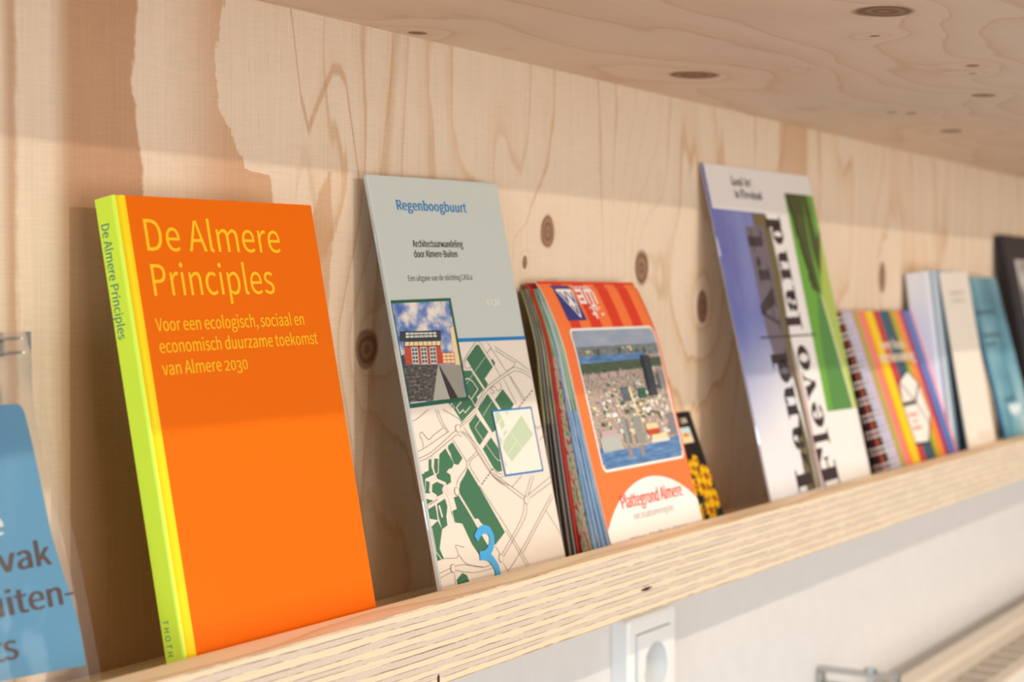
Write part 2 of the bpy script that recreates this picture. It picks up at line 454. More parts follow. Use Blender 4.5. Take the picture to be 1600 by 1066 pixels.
GLYPHS = {k: (a, p) for k, (a, p) in {' ':(218,[]),"'":(271,[[(107,470),(163,470),(179,652),(181,751),(88,751),(90,652)]]),',':(271,[[(73,-185),(132,-151),(177,-104),(205,-48),(215,19),(210,62),(195,95),(172,116),(140,123),(115,118),(93,106),(78,87),(73,60),(78,34),(93,15),(113,2),(138,-2),(149,-1),(142,-42),(123,-79),(92,-109),(52,-132)]]),'-':(338,[[(45,239),(294,239),(294,307),(45,307)]]),'0':(541,[[(271,-13),(363,10),(433,80),(477,196),(493,359),(477,521),(433,636),(363,704),(271,727),(179,704),(109,636),(64,521),(49,359),(64,196),(109,80),(179,10)],[(271,59),(215,77),(172,131),(144,224),(134,359),(144,494),(172,586),(215,639),(271,657),(326,639),(369,586),(397,494),(407,359),(397,224),(369,131),(326,77)]]),'2':(541,[[(43,0),(492,0),(492,77),(294,77),(177,70),(292,187),(380,300),(438,409),(458,517),(443,603),(401,669),(336,712),(249,727),(186,719),(132,698),(83,665),(39,622),(91,572),(122,605),(158,631),(196,648),(239,655),(297,644),(338,615),(362,570),(370,513),(351,417),(291,310),(189,190),(43,53)]]),'3':(541,[[(256,-13),(346,1),(419,41),(468,105),(486,191),(474,258),(442,311),(394,349),(335,372),(335,377),(387,403),(427,440),(453,489),(462,548),(446,624),(403,680),(337,715),(253,727),(195,720),(143,703),(97,676),(55,642),(102,585),(135,613),(170,635),(209,650),(250,655),(301,647),(339,624),(363,588),(371,542),(361,488),(328,445),(267,416),(173,405),(173,337),(278,327),(347,298),(384,253),(395,194),(385,139),(355,97),(309,71),(250,61),(195,68),(148,86),(108,112),(74,143),(28,86),(68,49),(118,17),(180,-5)]]),'5':(541,[[(255,-13),(342,4),(417,51),(469,128),(489,232),(472,334),(426,405),(357,446),(274,460),(167,432),(185,638),(454,638),(454,714),(107,714),(84,381),(132,351),(161,369),(188,382),(217,390),(250,393),(311,382),(358,350),(388,298),(398,230),(387,160),(354,107),(306,73),(246,61),(190,68),(143,85),(104,111),(71,140),(26,82),(67,47),(117,17),(179,-5)]]),'7':(541,[[(193,0),(285,0),(299,191),(332,355),(393,506),(495,660),(495,714),(48,714),(48,638),(395,638),(306,494),(246,348),(210,187)]]),'A':(592,[[(4,0),(94,0),(164,218),(425,218),(493,0),(588,0),(346,714),(245,714)],[(186,289),(221,399),(292,641),(296,641),(368,399),(402,289)]]),'B':(640,[[(98,0),(325,0),(435,13),(521,52),(576,118),(596,209),(585,275),(555,325),(509,360),(451,380),(451,385),(496,408),(528,444),(548,488),(555,540),(537,620),(487,674),(409,704),(310,714),(98,714)],[(188,411),(188,643),(298,643),(372,637),(424,617),(456,581),(467,528),(457,479),(426,442),(373,419),(294,411)],[(188,72),(188,341),(313,341),(396,333),(457,310),(495,270),(507,212),(494,150),(456,106),(395,80),(313,72)]]),'C':(621,[[(367,-13),(433,-6),(490,14),(541,46),(586,90),(537,147),(501,113),(462,88),(419,72),(371,66),(279,87),(209,145),(165,238),(149,359),(165,480),(211,570),(282,628),(374,648),(417,643),(456,629),(490,608),(520,581),(569,639),(533,672),(488,700),(434,719),(373,727),(247,701),(147,628),(80,512),(56,357),(80,201),(145,85),(243,12)]]),'D':(670,[[(98,0),(281,0),(423,24),(527,95),(591,208),(613,359),(591,511),(527,622),(422,691),(277,714),(98,714)],[(188,74),(188,641),(269,641),(379,622),(458,568),(505,480),(520,359),(505,239),(458,149),(379,93),(269,74)]]),'E':(574,[[(98,0),(520,0),(520,77),(188,77),(188,337),(459,337),(459,414),(188,414),(188,638),(509,638),(509,714),(98,714)]]),'H':(709,[[(98,0),(188,0),(188,337),(521,337),(521,0),(612,0),(612,714),(521,714),(521,415),(188,415),(188,714),(98,714)]]),'L':(529,[[(98,0),(501,0),(501,77),(188,77),(188,714),(98,714)]]),'M':(791,[[(98,0),(179,0),(179,395),(168,606),(171,606),(229,443),(364,72),(425,72),(559,443),(617,606),(620,606),(609,395),(609,0),(693,0),(693,714),(584,714),(448,332),(398,183),(395,183),(343,332),(207,714),(98,714)]]),'O':(723,[[(361,-13),(485,13),(581,88),(644,205),(666,359),(644,513),(581,629),(485,701),(361,727),(238,701),(142,629),(79,513),(56,359),(79,205),(142,88),(238,13)],[(361,66),(274,87),(207,146),(164,238),(149,359),(164,480),(207,570),(274,628),(361,648),(449,628),(516,570),(559,480),(574,359),(559,238),(516,146),(449,87)]]),'P':(617,[[(98,0),(188,0),(188,284),(306,284),(413,298),(496,338),(550,406),(569,505),(550,603),(495,668),(411,703),(302,714),(98,714)],[(188,357),(188,641),(290,641),(373,634),(432,612),(467,570),(479,505),(468,438),(434,393),(376,366),(294,357)]]),'R':(619,[[(188,375),(188,641),(308,641),(382,634),(437,613),(470,574),(481,514),(470,453),(437,410),(382,384),(308,375)],[(490,0),(591,0),(410,313),(476,338),(527,380),(559,439),(571,514),(552,608),(501,670),(422,704),(321,714),(98,714),(98,0),(188,0),(188,303),(317,303)]]),'S':(581,[[(296,-13),(397,3),(473,46),(522,111),(539,190),(527,260),(496,312),(449,351),(392,381),(290,425),(248,443),(210,467),(182,499),(171,545),(181,587),(208,620),(250,641),(305,648),(352,643),(395,630),(433,609),(468,582),(514,639),(473,674),(423,702),(366,720),(305,727),(215,713),(144,673),(97,614),(80,538),(93,469),(128,418),(174,380),(225,355),(327,310),(375,287),(413,262),(438,229),(447,182),(437,135),(408,98),(360,75),(297,66),(242,73),(190,90),(142,118),(100,155),(47,93),(97,49),(156,16),(223,-5)]]),'T':(583,[[(246,0),(337,0),(337,638),(553,638),(553,714),(30,714),(30,638),(246,638)]]),'U':(702,[[(352,-13),(453,3),(534,55),(588,150),(608,294),(608,714),(521,714),(521,292),(508,185),(472,115),(418,77),(352,66),(286,77),(233,115),(198,185),(185,292),(185,714),(95,714),(95,294),(115,150),(169,55),(250,3)]]),'V':(560,[[(229,0),(333,0),(560,714),(469,714),(354,327),(284,92),(281,92),(211,327),(95,714),(1,714)]]),'a':(548,[[(211,-13),(259,-7),(305,10),(347,34),(387,63),(390,63),(397,0),(470,0),(470,325),(460,415),(427,483),(371,527),(287,543),(225,536),(169,520),(120,497),(80,473),(114,412),(148,433),(186,451),(228,464),(273,469),(326,457),(360,427),(377,385),(382,335),(236,310),(135,270),(77,213),(57,137),(69,74),(101,27),(150,-3)],[(237,59),(200,64),(170,79),(150,105),(143,143),(155,190),(196,227),(269,256),(382,276),(382,129),(345,98),(309,77),(273,64)]]),'b':(602,[[(322,-13),(409,6),(483,62),(533,152),(552,273),(539,384),(498,469),(432,523),(342,543),(298,537),(255,521),(214,497),(175,469),(179,563),(179,775),(90,775),(90,0),(161,0),(169,55),(172,55),(208,26),(246,5),(285,-8)],[(308,62),(279,65),(248,74),(214,91),(179,117),(179,395),(216,426),(252,449),(286,463),(319,468),(384,454),(428,414),(452,352),(460,272),(448,184),(417,118),(369,77)]]),'c':(497,[[(298,-13),(345,-8),(390,5),(431,26),(470,54),(431,114),(404,93),(374,77),(341,65),(306,61),(239,76),(188,117),(154,181),(142,264),(155,347),(189,411),(242,453),(309,468),(338,464),(365,455),(391,440),(414,422),(459,480),(429,504),(394,524),(353,537),(305,543),(208,524),(127,469),(71,382),(51,264),(70,147),(122,60),(200,6)]]),'d':(604,[[(270,-13),(316,-7),(359,9),(397,33),(431,62),(433,62),(441,0),(514,0),(514,775),(425,775),(425,572),(430,481),(395,507),(361,526),(324,538),(281,543),(194,523),(121,468),(70,380),(52,264),(67,146),(111,60),(180,6)],[(289,62),(227,76),(182,116),(153,179),(143,265),(155,348),(188,412),(236,453),(296,468),(329,464),(360,455),(392,438),(425,412),(425,134),(392,103),(359,80),(325,67)]]),'e':(540,[[(304,-13),(355,-9),(400,3),(441,20),(477,41),(446,100),(416,83),(384,70),(351,61),(314,58),(245,71),(191,109),(154,167),(138,244),(495,244),(499,294),(485,397),(444,475),(378,525),(287,543),(199,523),(124,468),(71,380),(51,264),(70,147),(124,60),(205,6)],[(137,307),(155,377),(189,429),(235,461),(289,471),(345,461),(386,429),(412,378),(421,307)]]),'f':(317,[[(32,457),(104,457),(104,0),(193,0),(193,457),(305,457),(305,529),(193,529),(193,613),(197,658),(211,690),(235,710),(268,717),(327,702),(347,771),(258,788),(190,776),(142,741),(113,686),(104,614),(104,529),(32,524)]]),'g':(549,[[(268,-244),(379,-229),(463,-189),(517,-131),(536,-60),(524,-4),(489,35),(432,58),(352,65),(247,65),(203,70),(174,82),(159,100),(155,123),(157,143),(165,159),(175,173),(189,186),(267,168),(343,180),(405,217),(446,275),(461,352),(458,385),(449,414),(435,440),(418,461),(526,461),(526,529),(342,529),(267,543),(191,529),(128,492),(85,432),(69,354),(75,308),(91,269),(113,236),(138,211),(138,207),(117,190),(99,167),(85,140),(80,109),(83,80),(94,56),(109,37),(128,22),(128,18),(94,-7),(70,-37),(55,-68),(50,-102),(66,-163),(111,-207),(180,-234)],[(267,228),(224,237),(188,262),(164,301),(155,354),(164,406),(188,445),(224,469),(267,477),(311,469),(347,445),(371,406),(380,354),(371,301),(346,262),(310,237)],[(281,-182),(216,-176),(168,-157),(138,-128),(128,-90),(131,-67),(140,-44),(157,-21),(181,0),(249,-8),(341,-8),(387,-11),(421,-23),(441,-44),(448,-75),(436,-115),(403,-149),(350,-173)]]),'h':(591,[[(90,0),(179,0),(179,384),(216,419),(251,444),(285,460),(323,465),(369,457),(400,431),(418,387),(424,323),(424,0),(512,0),(512,335),(503,424),(473,489),(423,529),(351,543),(300,536),(254,517),(213,488),(175,454),(179,563),(179,775),(90,775)]]),'i':(268,[[(90,0),(179,0),(179,529),(90,529)],[(134,638),(159,642),(177,654),(189,673),(194,697),(189,721),(177,739),(159,751),(134,755),(110,751),(92,739),(80,721),(76,697),(80,673),(92,654),(110,642)]]),'j':(268,[[(34,-236),(101,-224),(146,-189),(171,-133),(179,-60),(179,529),(91,529),(91,-60),(88,-104),(78,-137),(58,-157),(25,-165),(-25,-155),(-43,-222)],[(134,638),(158,642),(177,654),(189,673),(194,697),(189,721),(177,739),(158,751),(134,755),(110,751),(92,739),(79,721),(75,697),(79,673),(92,654),(110,642)]]),'k':(538,[[(90,0),(177,0),(177,139),(277,255),(432,0),(528,0),(328,316),(505,529),(405,529),(181,250),(177,250),(177,775),(90,775)]]),'l':(277,[[(183,-13),(235,-5),(222,63),(204,61),(194,63),(186,70),(181,82),(179,99),(179,775),(90,775),(90,105),(95,55),(112,18),(141,-5)]]),'m':(902,[[(90,0),(179,0),(179,384),(214,419),(248,445),(281,460),(312,465),(355,457),(386,431),(404,387),(410,323),(410,0),(499,0),(499,384),(535,419),(569,445),(601,460),(632,465),(676,457),(707,431),(725,387),(731,323),(731,0),(819,0),(819,335),(809,424),(780,489),(730,529),(659,543),(612,535),(568,514),(526,482),(484,441),(464,483),(434,515),(392,536),(338,543),(292,536),(249,516),(210,487),(173,452),(171,452),(163,529),(90,529)]]),'n':(594,[[(90,0),(179,0),(179,384),(216,419),(251,444),(285,460),(323,465),(369,457),(400,431),(418,387),(424,323),(424,0),(512,0),(512,335),(503,424),(473,489),(423,529),(351,543),(300,536),(254,516),(212,487),(173,452),(171,452),(163,529),(90,529)]]),'o':(590,[[(295,-13),(388,6),(466,60),(520,147),(540,264),(520,382),(466,469),(388,524),(295,543),(202,524),(124,469),(71,382),(51,264),(71,147),(124,60),(202,6)],[(295,61),(233,76),(184,117),(153,181),(142,264),(153,347),(184,411),(233,453),(295,468),(358,453),(406,411),(438,347),(449,264),(438,181),(406,117),(358,76)]]),'p':(604,[[(90,-223),(179,-223),(179,-44),(176,49),(213,22),(249,3),(286,-9),(322,-13),(409,6),(483,62),(533,152),(552,273),(539,384),(498,469),(432,523),(342,543),(296,536),(253,520),(211,496),(173,468),(171,468),(163,529),(90,529)],[(308,62),(279,65),(248,74),(214,91),(179,117),(179,395),(216,426),(252,449),(286,463),(319,468),(384,454),(428,414),(452,352),(460,272),(448,184),(417,118),(369,77)]]),'q':(604,[[(425,-223),(514,-223),(514,529),(443,529),(434,479),(432,479),(398,506),(362,526),(324,538),(281,543),(194,523),(121,468),(70,380),(52,264),(67,146),(111,60),(180,6),(270,-13),(315,-7),(357,9),(395,32),(430,61),(425,-35)],[(289,62),(227,76),(182,116),(153,179),(143,265),(155,348),(188,412),(236,453),(296,468),(329,464),(360,455),(392,438),(425,412),(425,134),(392,103),(359,80),(325,67)]]),'r':(378,[[(90,0),(179,0),(179,340),(209,397),(242,435),(277,456),(312,463),(363,454),(380,531),(323,543),(281,535),(240,513),(204,478),(173,432),(171,432),(163,529),(90,529)]]),'s':(456,[[(228,-13),(311,0),(371,34),(407,83),(420,144),(406,208),(368,251),(317,282),(259,305),(216,322),(180,340),(155,364),(145,396),(151,426),(169,451),(200,467),(244,473),(277,470),(307,460),(336,445),(363,427),(406,482),(373,506),(334,525),(290,538),(243,543),(165,531),(108,499),(73,451),(60,393),(74,334),(110,292),(159,262),(214,240),(258,222),(297,202),(324,175),(335,139),(329,107),(309,81),(277,63),(231,56),(186,61),(146,74),(109,94),(74,120),(31,60),(72,31),(120,8),(173,-7)]]),'t':(367,[[(255,-13),(354,7),(336,74),(276,59),(237,66),(212,86),(198,118),(194,161),(194,457),(338,457),(338,529),(194,529),(194,678),(120,678),(110,529),(26,524),(26,457),(105,457),(105,164),(113,91),(138,36),(185,0)]]),'u':(591,[[(244,-13),(295,-6),(340,14),(381,44),(419,83),(422,83),(429,0),(503,0),(503,529),(414,529),(414,154),(378,114),(344,86),(309,70),(271,64),(226,72),(195,98),(177,141),(171,205),(171,529),(82,529),(82,194),(91,104),(121,40),(172,1)]]),'v':(507,[[(204,0),(308,0),(495,529),(407,529),(307,228),(258,72),(253,72),(205,228),(105,529),(13,529)]]),'w':(781,[[(173,0),(277,0),(352,283),(388,437),(393,437),(429,285),(505,0),(613,0),(756,529),(670,529),(593,223),(561,76),(556,76),(519,223),(436,529),(350,529),(267,223),(232,76),(227,76),(196,223),(117,529),(26,529)]]),'x':(485,[[(15,0),(108,0),(179,124),(233,218),(238,218),(295,124),(373,0),(470,0),(296,267),(457,529),(364,529),(299,413),(252,324),(247,324),(196,413),(125,529),(28,529),(189,276)]]),'y':(507,[[(98,-228),(168,-214),(223,-175),(264,-117),(296,-45),(495,529),(408,529),(313,236),(270,86),(265,86),(212,236),(105,529),(13,529),(225,-1),(213,-41),(194,-86),(168,-122),(135,-146),(94,-155),(54,-146),(36,-217)]]),'z':(463,[[(34,0),(434,0),(434,72),(146,72),(426,481),(426,529),(64,529),(64,457),(313,457),(34,48)]])}.items()}

# ------------------------------------------------------------------ street-map artwork of the booklet (tenths of a millimetre)
M_GREEN=[[(826,1507),(849,1513),(868,1506),(920,1439),(980,1365),(860,1298),(888,1263),(847,1236),(747,1357),(696,1432)],[(972,1405),(995,1415),(1017,1385),(993,1372)],[(623,1363),(725,1357),(825,1233),(735,1193),(740,1177),(697,1145),(695,1131),(522,1059),(450,1154),(448,1149),(412,1182),(419,1203),(609,1200)],[(720,1120),(862,1205),(980,1067),(876,977),(838,963)],[(596,1016),(592,1042),(689,1089),(795,973),(672,903),(650,923)],[(696,878),(812,938),(875,861),(869,722),(811,724),(775,755)],[(934,1162),(1047,1222),(1148,1116),(1106,1092),(986,1095)],[(383,949),(458,845),(399,811),(355,822),(325,917),(330,933)],[(297,920),(224,892),(183,787),(156,781),(155,755),(230,725),(243,709),(293,721),(300,764),(264,784),(298,800),(330,800),(356,824)],[(106,876),(133,873),(120,832),(132,783),(34,767),(-2,709),(-3,802),(33,798),(39,807),(86,812)],[(165,874),(202,869),(173,790),(149,781),(144,825)],[(98,730),(147,740),(215,713),(188,694),(190,666),(123,655),(113,668),(81,688)],[(35,761),(75,747),(52,695),(65,682),(1,690)],[(494,785),(583,659),(775,357),(640,298),(509,477),(472,479),(354,654),(384,705),(454,748)],[(291,631),(348,634),(455,468),(565,301),(477,233),(393,340),(331,471),(257,488),(236,554),(302,562)],[(112,637),(195,653),(210,588),(180,532),(176,482),(115,468),(101,546)],[(7,657),(89,637),(91,570),(88,524),(0,543)],[(8,496),(87,521),(115,468),(56,364),(81,301),(4,300),(5,359)],[(168,165),(239,195),(282,176),(296,134),(172,138)]]
M_PALE=[[(1207,1039),(1309,908),(992,767),(917,861),(955,907)],[(900,1083),(943,1084),(977,1045),(901,1011)],[(927,1013),(979,1038),(991,998),(947,971)],[(1027,1077),(1066,1076),(1026,1050)],[(902,939),(930,909),(895,872)],[(910,790),(931,751),(910,740)],[(950,943),(989,967),(1001,952),(959,931)]]
M_ROADS=[(6.5,[(635,1293),(645,1310),(682,1311),(723,1287),(763,1240),(668,1184),(637,1213),(630,1253)]),(2.8,[(919,1435),(750,1343),(633,1273)]),(7.4,[(668,1184),(703,1129)]),(6.5,[(418,1151),(446,1177),(470,1143)]),(6.5,[(553,1178),(487,1146),(508,1115)]),(6.5,[(489,1151),(511,1110),(557,1128),(574,1109),(646,1143)]),(3.2,[(895,1155),(763,1074)]),(4.2,[(723,1055),(651,1011),(709,939),(809,818),(842,792),(879,786)]),(4.2,[(690,1091),(727,1055)]),(12.9,[(151,895),(130,831),(146,770),(150,752),(229,721),(248,671),(285,651)]),(12.9,[(150,752),(84,742),(64,690),(112,664),(121,640),(0,620)]),(4.3,[(209,869),(176,788),(41,768),(-1,702)]),(7.8,[(313,924),(340,874)]),(3.4,[(336,872),(355,822)]),(11.7,[(353,630),(467,466),(545,431)]),(6.6,[(199,703),(240,624),(251,489)]),(14.6,[(126,605),(139,534)]),(5.8,[(6,490),(14,351),(66,290)]),(24.8,[(-14,610),(193,647)])]
M_PROADS=[[(1036,954),(1136,839)],[(1091,885),(958,816)]]
M_LINES=[[(-6,930),(79,942),(164,963),(343,1010)],[(-8,891),(111,906),(219,937),(438,1015)],[(-6,874),(129,891),(393,974),(445,988),(488,973)],[(490,1040),(700,1115)],[(490,1027),(707,1097)],[(289,1152),(317,1073),(365,1008)],[(266,1154),(288,1080),(349,1006)],[(341,1148),(471,1090),(521,1051)],[(502,1005),(572,963),(637,865),(751,716),(827,667),(916,625)],[(528,1024),(657,876),(758,737)],[(489,1001),(554,956),(616,876),(735,718),(851,638)],[(390,963),(493,823)],[(617,867),(491,815),(491,793),(376,732),(340,694)],[(632,852),(519,803),(592,686)],[(-2,1107),(67,1117),(193,1160)],[(71,943),(75,989),(57,1016),(86,1036),(137,987),(196,1007),(306,1039)],[(864,701),(803,719),(763,750)],[(877,688),(818,690),(762,723)],[(767,719),(1078,537)],[(744,708),(1047,526)],[(1052,501),(984,409),(684,228)],[(1084,493),(1024,404),(707,217)],[(1116,543),(1426,623)],[(1130,523),(1444,591)],[(1078,537),(1192,657)],[(1113,536),(1226,653)],[(938,611),(1084,669)],[(1402,515),(935,232),(727,124)],[(1418,498),(932,204)],[(1300,418),(1424,254)],[(789,397),(979,122)],[(785,366),(950,120)],[(-7,230),(133,240)],[(-4,203),(138,219)],[(170,244),(278,237),(463,191),(569,198)],[(169,221),(357,177),(572,170)],[(82,304),(209,288),(231,318),(220,359),(304,334)],[(237,300),(303,236),(464,194)],[(639,290),(678,229)],[(693,178),(727,124)],[(157,203),(148,138)],[(585,664),(789,397)],[(635,1363),(649,1407),(674,1432),(829,1527),(874,1525),(953,1435),(1045,1302)],[(732,1375),(664,1377),(677,1419),(704,1426)],[(965,1521),(1124,1330)],[(1040,1490),(1237,1402),(1276,1386),(1414,1314)],[(1041,1467),(1215,1389),(1255,1377),(1209,1348),(1132,1329)],[(697,1125),(801,1210),(877,1250),(1170,1336),(1262,1344),(1408,1296)],[(729,1122),(854,1220),(1162,1313),(1254,1322),(1337,1303),(1415,1266)],[(889,1222),(907,1200),(945,1213),(908,1230),(956,1244),(987,1211),(1040,1239),(1014,1263)],[(1143,1310),(1267,1130)],[(1164,1295),(1287,1138)],[(1081,1282),(1179,1109)],[(934,1454),(1003,1483)],[(1311,975),(1391,945)],[(992,754),(1296,883)],[(1062,755),(1297,860)],[(1166,721),(1203,800),(1287,833)],[(1371,862),(1459,901)],[(1368,933),(1432,955)]]
M_CIRC=[(463,1023,36,56),(1082,515,42,62),(676,212,38,62),(152,234,38,60),(332,661,38,62)]
M_DASH=[[(767,749),(602,665)],[(1406,1190),(1190,1090)]]
M_THREE=[[(439,364),(476,391),(537,407),(590,392),(610,350),(594,304),(542,270),(486,257)],[(446,262),(486,258),(544,239),(587,195),(607,150),(590,78)]]
M_BOX=[(874,1094),(1339,1080),(1344,674),(892,691)]
M_PHOTO={'water':[(-6,1433),(369,1415),(250,1207),(8,1216)],'path':[(369,1415),(429,1203),(250,1207)],'dark':[(375,1414),(517,1203),(429,1203)],'pave':[(386,1414),(608,1398),(601,1202),(517,1203)],'red':[(63,1533),(433,1522),(424,1415),(38,1434)],'top':[(68,1565),(440,1554),(433,1523),(59,1537)],'rail':[(42,1623),(456,1613),(446,1557),(31,1569)],'rin':[(90,1618),(408,1609),(407,1575),(79,1583)],'tower':[(572,1625),(611,1634),(608,1398),(553,1401)],'small':[(436,1479),(565,1476),(556,1411),(425,1418)],'left':[(-6,1486),(44,1490),(38,1434),(-6,1433)],'w1':[(121,1524),(185,1523),(170,1432),(110,1435)],'w2':[(215,1522),(279,1520),(262,1427),(203,1430)],'w3':[(310,1518),(375,1517),(357,1422),(297,1425)]}

# ------------------------------------------------------------------ wood
PALE, TAN, BROWN, LINE = lin(236, 211, 182), lin(224, 184, 142), lin(194, 146, 108), lin(204, 156, 112)
KNOTS_BACK = [(1.016, .0442, .0092, .0115), (.806, -.0281, .0108, .0122), (1.161, .0235, .0115, .0140), (1.271, -.0079, .0105, .0140),
              (.986, .0238, .0030, .0046), (1.717, .020, .0110, .0165)]
KNOTS_TOP = [(.912, .311, .020, .017), (1.101, .513, .022, .017), (1.329, .372, .011, .010), (1.598, .478, .014, .010),
             (1.412, .474, .005, .005), (1.426, .461, .006, .006), (1.196, .342, .003, .003), (.842, .574, .007, .006), (1.117, .435, .0016, .0016),
             (.995, .345, .003, .003), (1.155, .33, .006, .004)]

def knots(g, a, b, lst, wob):
    """rings added to the growth field, dark eye mask, eye ring pattern"""
    field = eye = rings = None
    for ka, kb, ra, rb in lst:
        da = (a - ka + wob * 0.009) / ra
        db = (b - kb + wob * 0.012) / rb
        d = g.math('SQRT', da * da + db * db)
        f = g.math('EXPONENT', d * -0.30)
        e = 1.0 - g.smooth(0.82, 1.12, d)
        r = g.math('SINE', d * 14.0 + wob * 16.0) * e
        field = f if field is None else field + f
        eye = e if eye is None else g.math('MAXIMUM', eye, e)
        rings = r if rings is None else rings + r
    return field, eye, rings

def finish(g, b, col, bump=None, strength=0.15):
    g.link(col, b.inputs['Base Color'])
    if bump is not None:
        n = g.node('ShaderNodeBump')
        n.inputs['Strength'].default_value = strength
        n.inputs['Distance'].default_value = 0.0004
        g.link(bump, n.inputs['Height'])
        g.nt.links.new(n.outputs[0], b.inputs['Normal'])

def wood_back():
    m, g, b = base_mat('pine_back', 0.62, 0.25)
    x, y, z = g.coords()
    n1 = g.noise((x * 7.0, 3.1, z * 2.0), 1.0, 2) - 0.5
    n2 = g.noise((x * 22.0, 7.7, z * 5.0), 1.0, 2) - 0.5
    jag = g.noise((x * 260.0, 1.3, z * 30.0), 1.0, 3) - 0.5
    fib = g.noise((x * 900.0, 0.5, z * 22.0), 1.0, 2) - 0.5
    weave = g.noise((x * 60.0, 0.9, z * 1100.0), 1.0, 1) - 0.5
    wob = n2
    field, eye, rings = knots(g, x, z, KNOTS_BACK, wob)
    h = x * 24.0 + n1 * 7.5 + n2 * 1.7 + jag * 0.16 + field * 2.8
    r = g.math('FRACT', h)
    late = g.smooth(0.35, 0.90, r) * (1.0 - g.smooth(0.93, 1.0, r))
    late = late * g.smooth(0.35, 0.65, g.noise((x * 9.0, 4.4, z * 3.0), 1.0, 1)) 
    edge = g.smooth(0.80, 0.90, r) * (1.0 - g.smooth(0.92, 0.99, r))
    right = g.smooth(0.70, 0.78, x)
    gate = g.smooth(0.40, 0.60, g.noise((x * 14.0, 9.0, z * 6.0), 1.0, 1))
    col = g.mix(late * right * 0.42, PALE, TAN)
    col = g.mix(edge * right * (0.16 + gate * 0.36), col, LINE)
    # the broad brown bands at the left end of the panel
    jag2 = g.noise((x * 60.0, 5.3, z * 70.0), 1.0, 4, 0.7) - 0.5
    w = jag * 0.012 + n2 * 0.010 + jag2 * 0.014
    e1 = g.curve(z, [(-.18, .650), (-.06, .640), (.03, .6215), (.075, .6185), (.10, .613), (.145, .6165), (.16, .617)])
    b1 = g.smooth(.556, .573, x + n2 * 0.006) * (1.0 - g.smooth(-.0012, .0012, x + w * 0.5 - e1))
    e3 = g.curve(z, [(-.18, .735), (.045, .722), (.066, .716), (.0675, .697), (.079, .690), (.098, .6765), (.124, .6735), (.155, .681), (.16, .682)])
    b3 = g.smooth(.632, .690, x + n2 * 0.008) * (1.0 - g.smooth(-.001, .001, x + w - e3))
    b0 = g.smooth(.528, .536, x) * (1.0 - g.smooth(.536, .540, x + w * 0.3))
    ed = g.curve(z, [(-.18, .030), (.0, .018), (.04, .011), (.071, .0015), (.074, -.01), (.16, -.01)])
    b4 = 1.0 - g.smooth(-.0015, .0015, g.math('ABSOLUTE', x - .764 - (z - .05) * 0.25 + w * 0.6) - ed)
    col = g.mix(b1 * 0.92, col, BROWN)
    col = g.mix(b3 * 0.75, col, lin(205, 152, 106))
    col = g.mix(b0 * 0.75, col, BROWN)
    col = g.mix(b4 * 0.60, col, lin(205, 152, 106))
    # a lone growth line shaped like an M and a darker seam beside it
    zc = g.curve(x, [(.7355, .1575), (.7437, .1110), (.7505, .0942), (.7729, .1300), (.7790, .1300), (.7849, .1240), (.7975, .0700)])
    dm = g.math('ABSOLUTE', z - zc + jag2 * 0.006)
    ml = (1.0 - g.smooth(.0012, .0056, dm)) * g.smooth(.733, .736, x) * (1.0 - g.smooth(.797, .799, x))
    col = g.mix(ml * 0.62, col, lin(200, 150, 104))
    ms = (1.0 - g.smooth(.0, .022, z - zc)) * g.smooth(-.001, .001, z - zc) * g.smooth(.750, .756, x) * (1.0 - g.smooth(.785, .797, x))
    col = g.mix(ms * 0.22, col, TAN)
    ex = x - .8226 - (z - .0777) * 0.126 + w * 0.3
    sl = g.smooth(-.0008, .0006, ex) * (1.0 - g.smooth(.0006, .010, ex))
    col = g.mix(sl * 0.50, col, lin(204, 152, 106))
    # heartwood streak far right of the tall magazine
    b5 = g.smooth(1.432, 1.437, x + n2 * 0.004) * (1.0 - g.smooth(1.500, 1.512, x + n2 * 0.004)) * g.smooth(.06, .13, z)
    col = g.mix(b5 * 0.55, col, lin(205, 152, 106))
    # short dark pores in the pale patch
    pore = g.smooth(0.70, 0.78, g.noise((x * 700.0, 2.0, z * 26.0), 1.0, 1)) * g.smooth(.67, .70, x) * (1.0 - g.smooth(.76, .80, x)) * g.smooth(.05, .09, z)
    col = g.mix(pore * 0.6, col, lin(150, 110, 80))
    kc = g.mix(g.smooth(-0.5, 0.6, rings), lin(134, 98, 74), lin(166, 126, 98))
    col = g.mix(eye, col, kc)
    tone = 1.0 + fib * 0.18 + weave * 0.16 + jag2 * 0.06
    mul = g.node('ShaderNodeMix', data_type='RGBA', blend_type='MULTIPLY')
    mul.inputs[0].default_value = 1.0
    g.link(col, mul.inputs[6])
    g.link((tone, tone, tone), mul.inputs[7])
    finish(g, b, S(g, mul.outputs[2]), fib + weave, 0.12)

